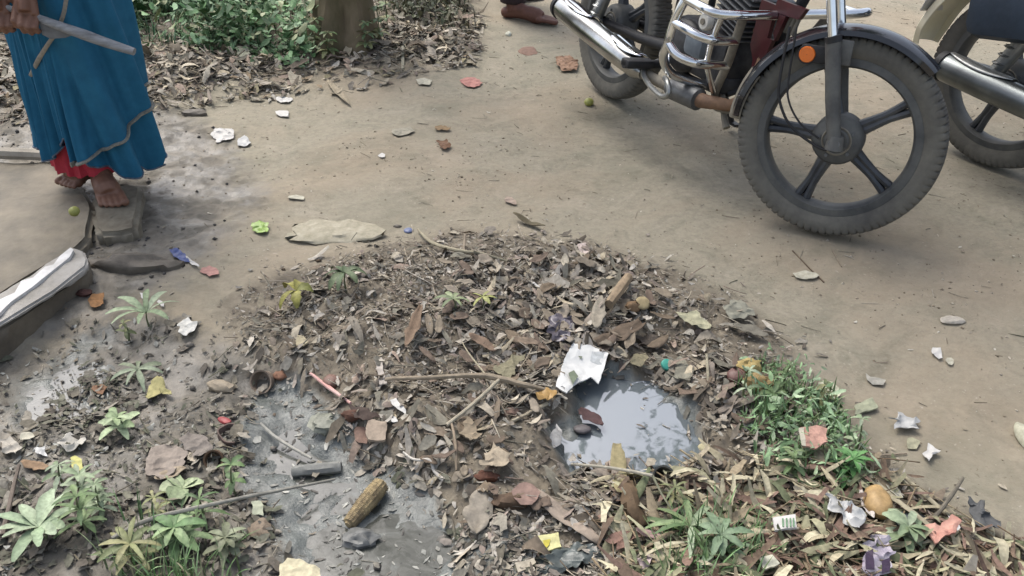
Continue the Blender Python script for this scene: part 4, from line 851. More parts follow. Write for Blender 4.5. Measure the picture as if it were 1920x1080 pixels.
PG = ((142,156,124),(128,144,110),(152,164,136)); DG = ((98,120,76),(86,108,70),(116,134,92)); OG = ((120,124,84),(104,112,76),(140,138,98))
plant(84,1018, 'pale green broad-leaved rosette in the bottom left corner', 11, .085, .024, .045, ((148,166,132),(134,152,120),(158,172,142)), .25, rises=.45, name='rosette_weed')
plant(280,612, 'drooping pale green weed behind the wet patch', 8, .095, .018, .04, PG, .55, rises=.6, name='drooping_weed', phase=.3)
plant(262,705, 'dull weed sprawling over the wet patch', 7, .08, .015, .02, ((132,142,118),(120,128,104)), .5, name='sprawling_weed')
plant(228,815, 'pale bushy seedling near the round off-white piece', 6, .05, .02, .05, ((164,178,140),(142,160,118)), .4, levels=2, name='pale_seedling')
plant(160,930, 'small green seedling on the mud at the lower left', 6, .045, .014, .06, PG, .3, levels=2, name='seedling')
plant(165,1000, 'tall thin-leaved weed between the corner rosette and the stick', 6, .06, .014, .10, DG, .4, levels=3, name='thin_weed')
plant(335,1030, 'leafy mid green weed at the bottom left under the long stick', 8, .075, .024, .06, ((112,138,92),(96,124,80),(130,150,108)), .5, levels=2, name='leafy_weed')
plant(255,1060, 'narrow-leaved weed right of the corner rosette', 8, .07, .014, .06, OG, .4, levels=2, name='narrow_weed')
plant(430,1040, 'small greyish weed beside the drain at the bottom', 7, .05, .018, .05, ((132,138,112),(118,122,96)), .4, levels=2, name='grey_weed')
plant(345,925, 'flat pale leaves under the long straight stick', 6, .06, .034, .015, ((158,168,132),(142,156,118)), .3, rises=.2, name='flat_weed')
plant(650,548, 'dark green drooping plant on the far left of the heap', 8, .075, .022, .06, ((96,108,78),(84,98,70),(116,122,90)), .75, rises=.5, name='heap_plant')
plant(560,575, 'yellow-green drooping leaves left of the dark heap plant', 5, .075, .024, .05, ((142,138,72),(122,124,66)), .9, rises=.5, name='yellowing_plant')
plant(850,582, 'grey-green small plant in the middle of the heap', 6, .05, .014, .035, ((134,144,108),(116,128,94)), .5, name='heap_seedling', up=.01)
plant(905,575, 'yellow-green sprig on the heap right of the grey-green plant', 5, .04, .012, .03, ((150,152,92),), .4, name='heap_sprig', up=.01)
plant(1290,1020, 'tall strappy green weed at the bottom right of centre', 9, .11, .018, .05, DG+PG, .45, levels=2, name='strappy_weed')
plant(1345,1045, 'bluish green weed right of the strappy weed at the bottom', 8, .08, .02, .06, ((116,136,106),(130,148,118)), .45, levels=2, name='bluish_weed')
plant(1695,1015, 'soft green weed between the mango stone and the red packet', 7, .06, .022, .04, PG, .4, levels=2, name='soft_weed', up=.015)
plant(1445,770, 'bright green weed at the top left of the grass patch', 8, .055, .016, .05, DG, .4, levels=2, name='bright_weed')
plant(1590,900, 'fresh green leafy weed at the lower right of the grass patch', 9, .05, .016, .06, ((88,132,76),(102,146,88)), .4, levels=3, name='fresh_weed')

r2 = random.Random(5)
for k, (x, y, lb) in enumerate([(195,965,'spindly weed between the thin-leaved weed and the leafy weed'),(385,985,'spindly weed just under the long straight grey stick'),(300,980,'spindly weed at the root of the long straight grey stick'),(120,905,'tiny sprout left of the small green seedling'),(445,930,'tiny sprout at the drain edge beyond the long grey stick'),(240,640,'wispy weed between the drooping weed and the sprawling weed'),(1395,760,'wispy green weed at the left side of the grass patch'),(1470,745,'wispy green weed at the far side of the grass patch'),(1540,760,'wispy green weed beside the bright cream peel'),(1600,850,'wispy green weed at the right side of the grass patch'),(1480,900,'wispy green weed at the near side of the grass patch'),(1260,960,'wispy green weed left of the strappy weed')]):
    plant(x, y, lb, r2.randint(4, 6), r2.uniform(.03, .055), r2.uniform(.008, .014), r2.uniform(.05, .10), [PG, DG, OG][k % 3], .5, levels=r2.randint(2, 4), name='wispy_weed', seed=k*7)
for k, (x, y) in enumerate([(596,95),(618,112),(690,102),(712,84),(575,70),(728,60)]):
    plant(x, y, ['leafy weed at the left foot of the tree trunk','small weed in front of the tree trunk','small weed right of the pale rag by the trunk','leafy weed at the right foot of the tree trunk','tall weed left of the tree trunk','tall weed right of the tree trunk'][k], 7, .06, .022, r2.uniform(.08, .2), DG+OG, .5, levels=3, name='trunk_weed', seed=k*3+1)
# ------------------------------------------------------------------ tree behind
bp = at(652, 84); tr = empty('tree', bp, 'mossy tree trunk at the top edge behind the leaf litter', 'tree')
mb = MB(); rs = []; pts = []
for i, (z, r_) in enumerate([(-.12, .26), (.0, .165), (.08, .14), (.25, .125), (.6, .12), (1.2, .115), (2.0, .12), (2.9, .10), (3.7, .07)]):
    pts.append((.03*math.sin(z*1.3), .05*z+.02*math.cos(z*2), z)); rs.append(r_)
mb.tube(pts, rs, 22, sub=5)
mb.v = [tuple(Vector(v)*1+Vector((v[0], v[1], 0)).normalized()*(.045*mn.fractal(Vector((v[0]*9, v[1]*9, v[2]*3)), 1, 2, 4)+(.10*max(0, .3-v[2])*math.sin(5*math.atan2(v[1], v[0]))))) for v in mb.v]
limbs = []
for (z, dx, dy, dz, r_) in [(3.3, 2.7, .3, -.45, .05), (3.3, 1.3, 1.0, 1.2, .05), (2.9, -1.2, .8, 1.6, .055), (3.4, .4, -.8, 1.3, .05), (3.6, 1.3, .2, 1.0, .045), (3.5, -.5, 1.2, 1.2, .045)]:
    a = Vector((.02, .05*z, z)); b = a+Vector((dx, dy, dz)); mid = (a+b)/2+Vector((0, 0, -.12)); mb.tube([a, mid, b], [r_, r_*.7, r_*.25], 8, sub=4); limbs.append((a, mid, b))
mb.build('trunk', mat('bark', (140,124,102), .95, .3, 10, 1.0, rgb2=(92,88,62), stretch=(1, 1, .35), bs=40), tr)
cr = []
for a, m_, b in limbs:
    for _ in range(9):
        t = rnd.uniform(.35, 1.1); c = a.lerp(b, t)+Vector((rnd.gauss(0, .25), rnd.gauss(0, .25), abs(rnd.gauss(0, .2)))); cr.append(c)
for _ in range(34): cr.append(Vector((rnd.uniform(1.68, 2.9), rnd.uniform(-.1, .5), rnd.uniform(2.5, 3.2))))
n = 7500; cc = np.array([cr[i][:] for i in rng.integers(0, len(cr), n)])+rng.normal(0, .17, (n, 3)); L = rng.uniform(.05, .1, n); a = rng.uniform(0, 6.28, n); tl = rng.normal(0, .6, n); tw = rng.normal(0, .6, n)
u = np.stack([np.cos(a)*np.cos(tl), np.sin(a)*np.cos(tl), np.sin(tl)], 1); s_ = np.stack([-np.sin(a), np.cos(a), tw], 1)
V = np.stack([cc, cc+u*L[:, None]*.5+s_*L[:, None]*.22, cc+u*L[:, None], cc+u*L[:, None]*.5-s_*L[:, None]*.22], 1).reshape(-1, 3); F = np.arange(4*n).reshape(-1, 4)
tc_ = np.array([lin(x) for x in G2])*ALB; T = np.repeat(tc_[rng.integers(0, len(tc_), n)]*(1+rng.normal(0, .2, (n, 1))), 4, 0)
o = np_mesh('crown', V, F, tint_mat('tree_leaf', .6), np.clip(T, .01, .9)); o.parent = tr

# ------------------------------------------------------------------ people
def cap(mb, pts, rs, seg=12, sub=0):
    mb.tube(pts, rs, seg, sub=sub)
    for p, r in ((pts[0], rs[0]), (pts[-1], rs[-1])): mb.ball(p, r, 12, 8)
def finish_body(mb, m, root, vox, loc):
    mb.xf = Matrix.Translation(-Vector(loc)); o = mb.build('body', m, root)
    md = o.modifiers.new('join', 'REMESH'); md.mode = 'VOXEL'; md.voxel_size = vox; md.use_smooth_shade = True
    s2 = o.modifiers.new('soft', 'SMOOTH'); s2.factor = .5; s2.iterations = 2
    return o
def foot(mb, heel, toe, z, side, ankle_up, w=.088, mirror=1):
    """bare foot, heel->toe on the ground plane z; side=+1 big toe on the left of the walking direction"""
    heel = Vector((heel[0], heel[1], 0)); toe = Vector((toe[0], toe[1], 0)); d = toe-heel; L = d.length; d.normalize(); s = Vector((-d.y, d.x, 0))*side
    P = lambda f, l, h: heel+d*(f*L)+s*(l*w)+Vector((0, 0, z+h))
    mb.tube([P(.0, 0, .026), P(.1, 0, .03), P(.3, -.04, .036), P(.5, -.02, .034), P(.62, 0, .026), P(.72, .0, .018)], [.02, .030, .034, .038, .041, .030], 14, sub=3, flatten=1.0)
    mb.v[-0:] = mb.v[-0:]
    mb.ball(P(.08, 0, .026), (.03, .03, .026)); mb.ball(P(.70, .26, .017), .021); mb.ball(P(.66, -.30, .015), .018)
    mb.tube([P(.16, 0, .05), P(.34, .02, .052), P(.55, .05, .036), P(.72, .1, .024)], [.03, .032, .024, .016], 12, sub=3)
    for k, (lat, f0, f1, r) in enumerate([(.40, .70, 1.0, .0125), (.15, .72, .995, .0092), (-.055, .72, .965, .0088), (-.245, .70, .925, .0084), (-.42, .66, .87, .008)]):
        cap(mb, [P(f0, lat*.95, .018), P((f0+f1)/2, lat, .017), P(f1, lat*1.02, r+.001)], [r*1.05, r*.92, r], 10, 2)
    cap(mb, [P(.2, 0, .05), P(.18, 0, .085), P(.16, 0, .13), ankle_up], [.034, .033, .034, .05], 14, 3)
    nails = []
    for (lat, f1, r) in [(.40, 1.0, .0125), (.15, .995, .0092), (-.055, .965, .0088), (-.245, .925, .0084), (-.42, .87, .008)]: nails.append((P(f1+.01, lat*1.02, r*1.75), r, d, s))
    return nails
def hand(mb, wrist, palm_dir, across, front, s=1.0, grip=.022):
    """four separate curled fingers and a thumb closed on a bar; palm_dir = towards the knuckles"""
    w = Vector(wrist); p = Vector(palm_dir).normalized(); a = Vector(across).normalized(); f = Vector(front).normalized()
    kn = w+p*.085*s
    mb.tube([w, w+p*.03*s, w+p*.06*s, kn], [.026*s, .034*s, .040*s, .038*s], 14, sub=2, flatten=.52, up=a)
    mb.tube([w+a*.0, w+p*.04*s+a*.012*s, kn+a*.022*s], [.02*s, .02*s, .016*s], 10)
    mb.tube([w+a*.0, w+p*.04*s-a*.012*s, kn-a*.022*s], [.02*s, .02*s, .016*s], 10)
    for k, (lt, ln, r) in enumerate([(-.031, .92, .0092), (-.0105, 1.04, .0095), (.0105, .98, .0092), (.031, .78, .0082)]):
        b = kn+a*lt*s; l1, l2, l3 = .044*ln*s, .027*ln*s, .02*ln*s
        q1 = b+p*l1*.86+f*l1*.42; q2 = q1+p*l2*.62-f*l2*.72; q3 = q2-f*l3*.9-p*l3*.15
        mb.tube([b, q1, q2, q3], [r*1.1*s, r*1.02*s, r*.95*s, r*.82*s], 10); mb.ball(b, r*1.15*s, 10, 8); mb.ball(q1, r*1.1*s, 10, 8); mb.ball(q2, r*1.0*s, 10, 8); mb.ball(q3, r*.85*s, 10, 8)
    t0 = w+p*.03*s-a*.03*s; t1 = t0+p*.028*s-a*.014*s-f*.012*s; t2 = t1+p*.028*s-f*.016*s+a*.006*s
    mb.tube([t0, t1, t2], [.014*s, .012*s, .0095*s], 10); mb.ball(t1, .012*s, 10, 8); mb.ball(t2, .0098*s, 10, 8)
def head(mb, c, fwd, s=1.0):
    c = Vector(c); f = Vector(fwd).normalized(); r = Vector((f.y, -f.x, 0)); Mh = Matrix((r, f, Vector((0, 0, 1)))).transposed()
    mb.ball(c+Vector((0, 0, .02)), (.073*s, .092*s, .105*s), 20, 14, M=Mh); mb.ball(c+f*.028*s-Vector((0, 0, .055)), (.055*s, .06*s, .06*s), 16, 10, M=Mh)
    mb.tube([c+f*.085*s+Vector((0, 0, .02)), c+f*.108*s-Vector((0, 0, .018)), c+f*.09*s-Vector((0, 0, .028))], [.008*s, .014*s, .01*s], 8)
    for k in (-1, 1):
        mb.ball(c+r*.074*k*s-f*.005, (.012*s, .02*s, .03*s), 10, 8, M=Mh); mb.ball(c+f*.078*s+r*.03*k*s+Vector((0, 0, .012)), (.014*s, .01*s, .009*s), 10, 8, M=Mh)
    for z_, q in ((-.052, .006), (-.064, .007)): mb.tube([c+f*.085*s+r*-.024*s+Vector((0, 0, z_)), c+f*.094*s+Vector((0, 0, z_)), c+f*.085*s+r*.024*s+Vector((0, 0, z_))], [q*.5, q, q*.5], 8)
def face_bits(root, c, fwd, loc, s=1.0):
    c = Vector(c); f = Vector(fwd).normalized(); r = Vector((f.y, -f.x, 0))
    for k in (-1, 1):
        mb = MB(Matrix.Translation(-Vector(loc))); mb.ball(c+f*.086*s+r*.03*k*s+Vector((0, 0, .012)), .0085*s, 12, 8); mb.build('eye', mat('eye', (210,206,200), .2, .02, 5, 0), root)
    mb = MB(Matrix.Translation(-Vector(loc))); Mh = Matrix((r, f, Vector((0, 0, 1)))).transposed()
    mb.ball(c-f*.018*s+Vector((0, 0, .038*s)), (.083*s, .095*s, .10*s), 20, 14, M=Mh); mb.ball(c-f*.12*s-Vector((0, 0, .02)), (.04*s, .035*s, .04*s), 14, 10, M=Mh)
    mb.build('hair', mat('hair', (30,26,26), .5, .2, 90, .4, stretch=(1, 1, .2)), root)
skin = mat('skin_brown', (128,92,74), .55, .12, 30, .15, bs=260)
skin_d = mat('skin_dark', (112,76,64), .6, .12, 30, .15, bs=260)

# the woman in the sari
zst = .048
hR = atz(190, 340, zst); tR = atz(216, 391, zst); hL = atz(176, 332, zst+.012); tL = atz(122, 352, zst+.012)
base = Vector(((hR.x+hL.x)/2, (hR.y+hL.y)/2, zst)); yc = base.y+.02
WR = empty('person', base, 'woman in a blue sari standing barefoot with a stick', 'person')
eL0 = pt_y(84, 296, yc); eR0 = pt_y(300, 300, yc); eL1 = pt_y(20, 60, yc); eR1 = pt_y(238, 40, yc)
def edge(a, b, z): t = (z-a.z)/(b.z-a.z); return a.x+(b.x-a.x)*t
def cx_ax(z):
    zc = min(z, .78); l = edge(eL0, eL1, zc); r = edge(eR0, eR1, zc); c = (l+r)/2; a = (r-l)/2
    if z > .78: a *= 1-(z-.78)*.55; 
    return c, a
hipz = .86; cxh = cx_ax(.8)[0]; ty = yc
mb = MB()
nR = foot(mb, hR, tR, zst, +1, Vector((base.x+.05, yc+.02, .3)), .082)
nL = foot(mb, hL, tL, zst+.012, -1, Vector((base.x-.05, yc+.05, .3)), .082)
cap(mb, [(base.x+.05, yc+.02, .3), (base.x+.05, yc, .46), (cxh+.09, yc, hipz)], [.05, .055, .085], 14, 3)
cap(mb, [(base.x-.05, yc+.05, .3), (base.x-.06, yc+.02, .46), (cxh-.09, yc, hipz)], [.05, .055, .085], 14, 3)
cap(mb, [(cxh, yc, .84), (cxh, yc+.01, 1.0), (cxh, yc-.01, 1.16), (cxh, yc-.02, 1.26)], [.14, .115, .125, .10], 18, 3)
sh = 1.27; cap(mb, [(cxh-.15, yc-.02, sh), (cxh, yc-.01, sh+.02), (cxh+.15, yc-.02, sh)], [.05, .06, .05], 12, 2)
cap(mb, [(cxh, yc-.01, sh), (cxh, yc-.03, 1.39)], [.05, .045], 12)
hc = Vector((cxh, yc-.05, 1.47)); head(mb, hc, (-.1, -1, -.2), .95)
yh = yc-.19
wr1 = pt_y(46, -32, yh+.02); kn1 = pt_y(49, 14, yh-.01); wr2 = pt_y(-12, -34, yh+.02); kn2 = pt_y(-4, 12, yh-.01)
acr = (pt_y(80, 24, yh)-pt_y(20, 0, yh)).normalized()
for wr, kn, sx in ((wr1, kn1, -1), (wr2, kn2, -1)):
    hand(mb, wr, kn-wr, acr, (0, -1, .25), .95)
cap(mb, [(cxh+.17, yc-.03, sh-.01), (cxh+.14, yc-.16, .98), wr1], [.045, .038, .024], 12, 3)
cap(mb, [(cxh-.17, yc-.03, sh-.01), (cxh-.27, yc-.10, 1.0), wr2], [.045, .038, .024], 12, 3)
finish_body(mb, skin, WR, .0036, base)
face_bits(WR, hc, (-.1, -1, -.2), base, .95)
for nl in (nR, nL):
    for (p, r, d, s) in nl:
        mb = MB(Matrix.Translation(-base)); M3 = Matrix((s, d, Vector((0, 0, 1)))).transposed(); mb.ball(p-d*.006, (r*.62, r*.62, r*.18), 10, 8, M=M3); mb.build('toenail', mat('nail', (196,160,140), .4, .05, 20, 0), WR)
p = Vector(nL[1][0]); mb = MB(Matrix.Translation(-base)); mb.lathe([(.0105, -.003), (.013, -.003), (.013, .003), (.0105, .003)], 20, 'Y', p-Vector(nL[1][2])*.014-Vector((0, 0, .006))); mb.build('toe_ring', mat('silver', (220,220,220), .25, .05, 20, 0, metal=1), WR)
# sari
def sari_pt(th, z, off=0.0, pl=1.0):
    """th: 0 = right, -90deg = towards the camera"""
    c, a = cx_ax(z); b = a*.72 if z < .78 else a*.66; k = max(0, min(1, (.95-z)/.85))
    front = max(0, -math.sin(th)); lf = 1/(1+math.exp((math.cos(th)-.05)*9))*front**.5
    fold = pl*k*(.044*lf*(abs(math.sin(th*12+.5*math.sin(z*5)+.5))**.6-.5)*(.5+.5*k)+.010*lf*math.sin(th*43+z*3))
    drap = pl*(1-lf)*(.040*math.sin(th*8+z*9)*abs(math.sin(th*4+z*4.5))**.5+.006*math.sin(th*19+z*16))*(.5+.5*k)
    rr = 1+0; x = c+(a-.012)*math.cos(th)*rr; y = yc+b*math.sin(th)
    nx_, ny_ = math.cos(th), math.sin(th)*a/b; l = math.hypot(nx_, ny_); q = off+fold+drap
    return Vector((x+nx_/l*q, y+ny_/l*q, z))
def shell(lowf, top, off, n, mz, th0=0, th1=2*math.pi, pl=1.0, closed=True):
    mb = MB(Matrix.Translation(-base)); vs = []; cnt = n if closed else n+1
    for j in range(mz+1):
        for i in range(cnt):
            th = th0+(th1-th0)*i/n; lo = lowf(th); z = lo+(top-lo)*(j/mz)**1.15; vs.append(sari_pt(th, z, off, pl))
    fs = [(j*cnt+i, j*cnt+(i+1) % cnt, (j+1)*cnt+(i+1) % cnt, (j+1)*cnt+i) for j in range(mz) for i in range(n)]
    mb.add(vs, fs); return mb
def hem(th):
    px_ = math.cos(th); fr = -math.sin(th)
    z = .118+.012*math.sin(th*9)
    z += .055/(1+math.exp((px_-.15)*9))
    if fr > 0: z += .085*math.exp(-((px_+.12)/.2)**2)-.028*max(0, px_-.2)
    return z
blue = mat('sari_cloth', (46,118,152), .8, .06, 22, .25, rgb2=(38,104,138), bs=900, spec=.25, k=.74)
lb = mat('sari_cloth_outer', (46,118,152), .8, .06, 22, .25, rgb2=(38,104,138), bs=900, spec=.25, k=.72)
o = shell(hem, 1.0, 0, 260, 60).build('sari', blue, WR); md = o.modifiers.new('cloth', 'SOLIDIFY'); md.thickness = .003
def edge_low(th):                                           # lower edge of the outer drape, rising to the right
    t = (th-R(-98))/R(98+12); t = max(0, min(1, t)); return .165+.18*t**1.3
d = shell(edge_low, 1.0, .012, 130, 50, R(-98), R(30), .8, False).build('drape', lb, o); md = d.modifiers.new('cloth', 'SOLIDIFY'); md.thickness = .003
mb = MB(Matrix.Translation(-base)); mb.tube([sari_pt(R(-98+x), edge_low(R(-98+x))+.004, .0145, .8) for x in range(0, 128, 2)], .0042, 6, flatten=2.2)
bdr = mat('sari_border', (150,146,134), .6, .25, 90, .2); mb.build('border', bdr, o)
mb = MB(Matrix.Translation(-base)); mb.tube([sari_pt(2*math.pi*i/240, hem(2*math.pi*i/240)+.003, .001) for i in range(241)], .0028, 6); mb.build('hem_trim', mat('hem_trim', (104,116,132), .7, .3, 90, .2), o)
pts = [pt_y(130, -40, yc-.155), pt_y(124, 0, yc-.158), pt_y(118, 30, yc-.16), pt_y(104, 62, yc-.158), pt_y(88, 86, yc-.15), pt_y(72, 112, yc-.135), pt_y(57, 142, yc-.11)]
mb = MB(Matrix.Translation(-base)); mb.tube(pts, [.006, .006, .006, .0055, .006, .007, .006], 8, sub=4, flatten=.5, up=(0, 1, 0)); mb.build('waist_cord', mat('cord', (158,150,136), .7, .2, 60, .3), o)
mb = shell(lambda th: .105+.006*math.sin(th*11), .5, -.025, 120, 14, pl=.5); mb.build('petticoat', mat('petticoat', (206,60,76), .8, .12, 30, .3, k=.7), WR)
# upper body cloth
mb = MB(Matrix.Translation(-base))
for zz in (0,): mb.tube([(cxh, yc, .96), (cxh, yc+.005, 1.05), (cxh, yc-.01, 1.18), (cxh, yc-.02, 1.27), (cxh, yc-.02, 1.31)], [.155, .135, .15, .155, .09], 30, sub=4, flatten=.78, up=(0, 1, 0))
mb.build('blouse', blue, WR)
# stick she holds
mb = MB(); q = [pt_y(-110, -24, yh-.012), pt_y(-10, 8, yh-.012), pt_y(49, 25, yh-.012), pt_y(90, 41, yh-.02), pt_y(160, 66, yh-.035), pt_y(205, 82, yh-.045), pt_y(252, 97, yh-.055)]
c_ = q[2]; s_ = scale_at(c_); mb.tube([p-c_ for p in q], [6*s_, 6*s_, 6*s_, 8*s_, 10*s_, 9*s_, 7*s_], 10, sub=5)
o = mb.build('wooden_stick', mat('weathered_wood', (166,168,170), .8, .3, 14, .5, rgb2=(112,112,112), stretch=(1, 4, 4), bs=50)); o.location = c_; tag(o, 'weathered grey stick held sideways in both hands of the woman', 'stick')
mb = MB(); q = [pt_y(x, y, yh-.022) for x, y in [(74,40),(100,46),(134,58),(140,64),(124,70),(96,72),(80,64)]]
vs = [p-c_ for p in q]; n_ = len(vs); mb.add([tuple(v+Vector((0, -.004, 0))) for v in vs]+[tuple(v+Vector((0, .004, 0))) for v in vs], [tuple(range(n_)), tuple(range(2*n_-1, n_-1, -1))]+[(i, n_+i, n_+(i+1) % n_, (i+1) % n_) for i in range(n_)])
mb.build('flat_blade', mat('dull_blade', (120,122,124), .5, .2, 30, .2), o, smooth=False)

# the barefoot person behind the motorcycle
h1 = atz(938, 34, .0); g1 = H(h1.x, h1.y); h1 = atz(942, 32, g1); t1 = atz(1046, 44, g1); h2 = atz(946, 16, g1); t2 = atz(1030, -6, g1)
base = Vector((h1.x+.05, h1.y+.05, g1)); PR = empty('person', base, 'barefoot person in dark trousers standing behind the motorcycle', 'person')
ax, ay = h1.x+.06, h1.y+.01; bx_, by_ = h2.x+.03, h2.y+.16
mb = MB(); foot(mb, h1, t1, g1, -1, Vector((ax, ay, .3)), .095); foot(mb, (bx_-.04, by_), (bx_+.19, by_+.07), g1, 1, Vector((bx_, by_, .3)), .095)
px_, py_ = (ax+bx_)/2, (ay+by_)/2
cap(mb, [(ax, ay, .3), (ax+.02, ay, .5), (px_, py_-.09, .95)], [.05, .06, .09], 14, 3); cap(mb, [(bx_, by_, .3), (bx_+.02, by_, .5), (px_, py_+.09, .95)], [.05, .06, .09], 14, 3)
cap(mb, [(px_, py_, .95), (px_, py_, 1.1), (px_, py_, 1.3), (px_, py_, 1.4)], [.15, .13, .145, .12], 18, 3); cap(mb, [(px_, py_-.18, 1.42), (px_, py_+.18, 1.42)], [.055, .055]); cap(mb, [(px_, py_, 1.42), (px_+.01, py_, 1.56)], [.055, .05])
head(mb, (px_+.02, py_, 1.64), (1, .1, 0)); 
for k in (-1, 1):
    e = Vector((px_-.02, py_+k*.24, 1.12)); w_ = Vector((px_+.08, py_+k*.25, .88)); cap(mb, [(px_, py_+k*.2, 1.41), e, w_], [.05, .04, .026], 12, 3); hand(mb, w_, (.1, 0, -1), (1, 0, .1), (0, k, 0), 1.0)
finish_body(mb, skin_d, PR, .0038, base); face_bits(PR, (px_+.02, py_, 1.64), (1, .1, 0), base)
tm = mat('trouser_cloth', (58,46,48), .85, .2, 30, .3)
for (x0, y0, k) in ((ax, ay, -1), (bx_, by_, 1)):
    mb = MB(Matrix.Translation(-base)); mb.tube([(x0-.005, y0, .075), (x0, y0, .2), (x0+.02, y0, .5), (px_, py_+k*.085, .9), (px_, py_+k*.06, 1.02)], [.066, .07, .085, .115, .12], 24, sub=5, cap=False)
    t_ = mb.build('trouser_leg', tm, PR); md = t_.modifiers.new('cloth', 'SOLIDIFY'); md.thickness = .003
mb = MB(Matrix.Translation(-base)); mb.tube([(px_, py_, .93), (px_, py_, 1.1), (px_, py_, 1.32), (px_, py_, 1.43), (px_, py_, 1.48)], [.165, .15, .165, .15, .075], 30, sub=4, flatten=1.2, up=(0, 1, 0)); mb.build('shirt', mat('shirt_cloth', (150,146,138), .85, .1, 30, .3), PR)

# ------------------------------------------------------------------ motorcycles (local frame: X forward, Y left, Z up, origin under the rear axle)
rub = mat('dusty_rubber', (122,119,110), .95, .2, 9, .3, rgb2=(88,86,82), bs=120)
blk = mat('black_paint', (34,34,40), .22, .2, 14, .05, coat=.6, rgb2=(22,22,26)); blkm = mat('black_matt', (52,52,54), .6, .3, 20, .3, rgb2=(34,34,36))
rimd = mat('dusty_rim', (106,106,102), .6, .25, 9, .2, rgb2=(66,68,70))
rimm = mat('dusty_black_alloy', (86,88,90), .4, .25, 11, .2, rgb2=(46,50,56)); chrome = mat('chrome', (236,238,240), .13, .12, 9, .04, metal=1, k=.9)
dchr = mat('dull_steel', (178,180,178), .38, .2, 14, .2, metal=.8, k=.8); alu = mat('cast_alloy', (128,130,132), .5, .2, 20, .3, metal=.6, rgb2=(96,98,100))
greyf = mat('dusty_fork', (112,112,108), .55, .25, 14, .3, rgb2=(78,78,78)); rust = mat('rusty_pipe', (150,118,92), .75, .3, 22, .4, rgb2=(110,86,70))
dust = mat('dusty_metal', (146,140,126), .8, .2, 18, .3, rgb2=(112,106,96)); orange = mat('orange_reflector', (238,120,30), .25, .05, 60, .1, coat=.5); redp = mat('red_paint', (150,20,32), .25, .1, 10, .03, coat=.8)
seatm = mat('seat_vinyl', (48,50,54), .6, .15, 30, .3); redl = mat('red_lens', (190,24,24), .2, .05, 40, .05, coat=.6); glassm = mat('headlamp_glass', (206,210,214), .08, .05, 30, .05, coat=1)
engm = mat('engine_black', (66,66,68), .5, .3, 26, .4, rgb2=(38,38,40)); bluegrey = mat('grey_cover', (112,122,130), .5, .15, 26, .2, rgb2=(92,100,108))
def wheel(root, T, disc=False):
    """T: Matrix 4x4 wheel frame -> bike frame; Y axis is the axle, -Y faces the right side"""
    prof = [(.206, -.030), (.212, -.036), (.232, -.034), (.236, -.028), (.222, -.022), (.216, 0), (.222, .022), (.236, .028), (.232, .034), (.212, .036), (.206, .030), (.203, 0)]
    mb = MB(T); mb.lathe(prof, 96); rim = mb.build('wheel', rimd, root)
    def tread(a, j, i):
        if 4 <= j <= 12: return -.007 if ((i+(2 if j > 8 else 0)) % 5) < 1 and j != 8 else (-.005 if j in (7, 9) and i % 5 == 3 else 0)
        return 0
    tp = [(.224, -.026), (.234, -.034), (.250, -.0415), (.268, -.043), (.281, -.0385), (.288, -.0355), (.2925, -.026), (.2955, -.012), (.2965, 0), (.2955, .012), (.2925, .026), (.288, .0355), (.281, .0385), (.268, .043), (.250, .0415), (.234, .034), (.224, .026)]
    mb = MB(T); mb.lathe(tp, 400, fn=tread); mb.build('tyre', rub, rim)
    for k in range(5):
        a = R(178+72*k); ca, sa = math.cos(a), math.sin(a); mb = MB(T)
        for sd_ in (-1, 1):
            pts = []; 
            for r_, off, yy in ((.055, .010, .022), (.10, .0085, .019), (.15, .008, .016), (.209, .014, .013)):
                o_ = off*sd_; pts.append((r_*ca-o_*sa, yy*-1*0, r_*sa+o_*ca))
            mb.tube([(p[0], -.0, p[2]) for p in pts], [.016, .0125, .011, .013], 8, sub=3, flatten=1.3, up=(0, 1, 0))
        mb.build('spoke', rimm, rim)
    mb = MB(T); mb.lathe([(.001, -.062), (.030, -.062), (.034, -.058), (.062, -.056), (.070, -.048), (.074, -.036), (.074, .02), (.062, .03), (.05, .045), (.001, .045)], 40, closed=False); hb = mb.build('hub', rimd, rim)
    for k in range(5):
        a = R(30+72*k); mb = MB(T); mb.tube([(.05*math.cos(a), -.05, .05*math.sin(a)), (.05*math.cos(a), -.0605, .05*math.sin(a))], .0055, 6); mb.build('bolt', alu, hb)
    mb = MB(T); mb.lathe([(.036, -.0575), (.040, -.0605), (.043, -.0575)], 40); mb.build('drum_rib', dust, hb)
    mb = MB(T); mb.tube([(0, -.062, 0), (0, -.105, 0)], .011, 12); mb.tube([(0, -.095, 0), (0, -.108, 0)], .017, 6); mb.build('axle_nut', alu, hb); mb = MB(T); mb.tube([(0, .045, 0), (0, .105, 0)], .011, 12); mb.build('axle_nut', alu, hb)
    return rim
def arcguard(mb, r, w_, a0, a1, n=40, th=.0025, flare=.0, lip=.022, c=(0, 0, 0)):
    sec = [(-w_, r-lip), (-w_*.96, r-lip*.35), (-w_*.72, r), (-w_*.3, r+.007), (0, r+.009), (w_*.3, r+.007), (w_*.72, r), (w_*.96, r-lip*.35), (w_, r-lip)]
    sec2 = sec+[(y*.95, q-th) for y, q in sec[::-1]]; m_ = len(sec2); vs = []; fs = []
    for i in range(n+1):
        a = R(a0+(a1-a0)*i/n); e = min(i, n-i)/n; kk = 1-.25*max(0, 1-e/.08)
        for y, q in sec2: vs.append((c[0]+q*math.cos(a), y*kk, c[2]+q*math.sin(a)))
    for i in range(n):
        for j in range(m_): fs.append((i*m_+j, i*m_+(j+1) % m_, (i+1)*m_+(j+1) % m_, (i+1)*m_+j))
    fs += [tuple(range(m_))[::-1], tuple(n*m_+j for j in range(m_))]; mb.add(vs, fs)
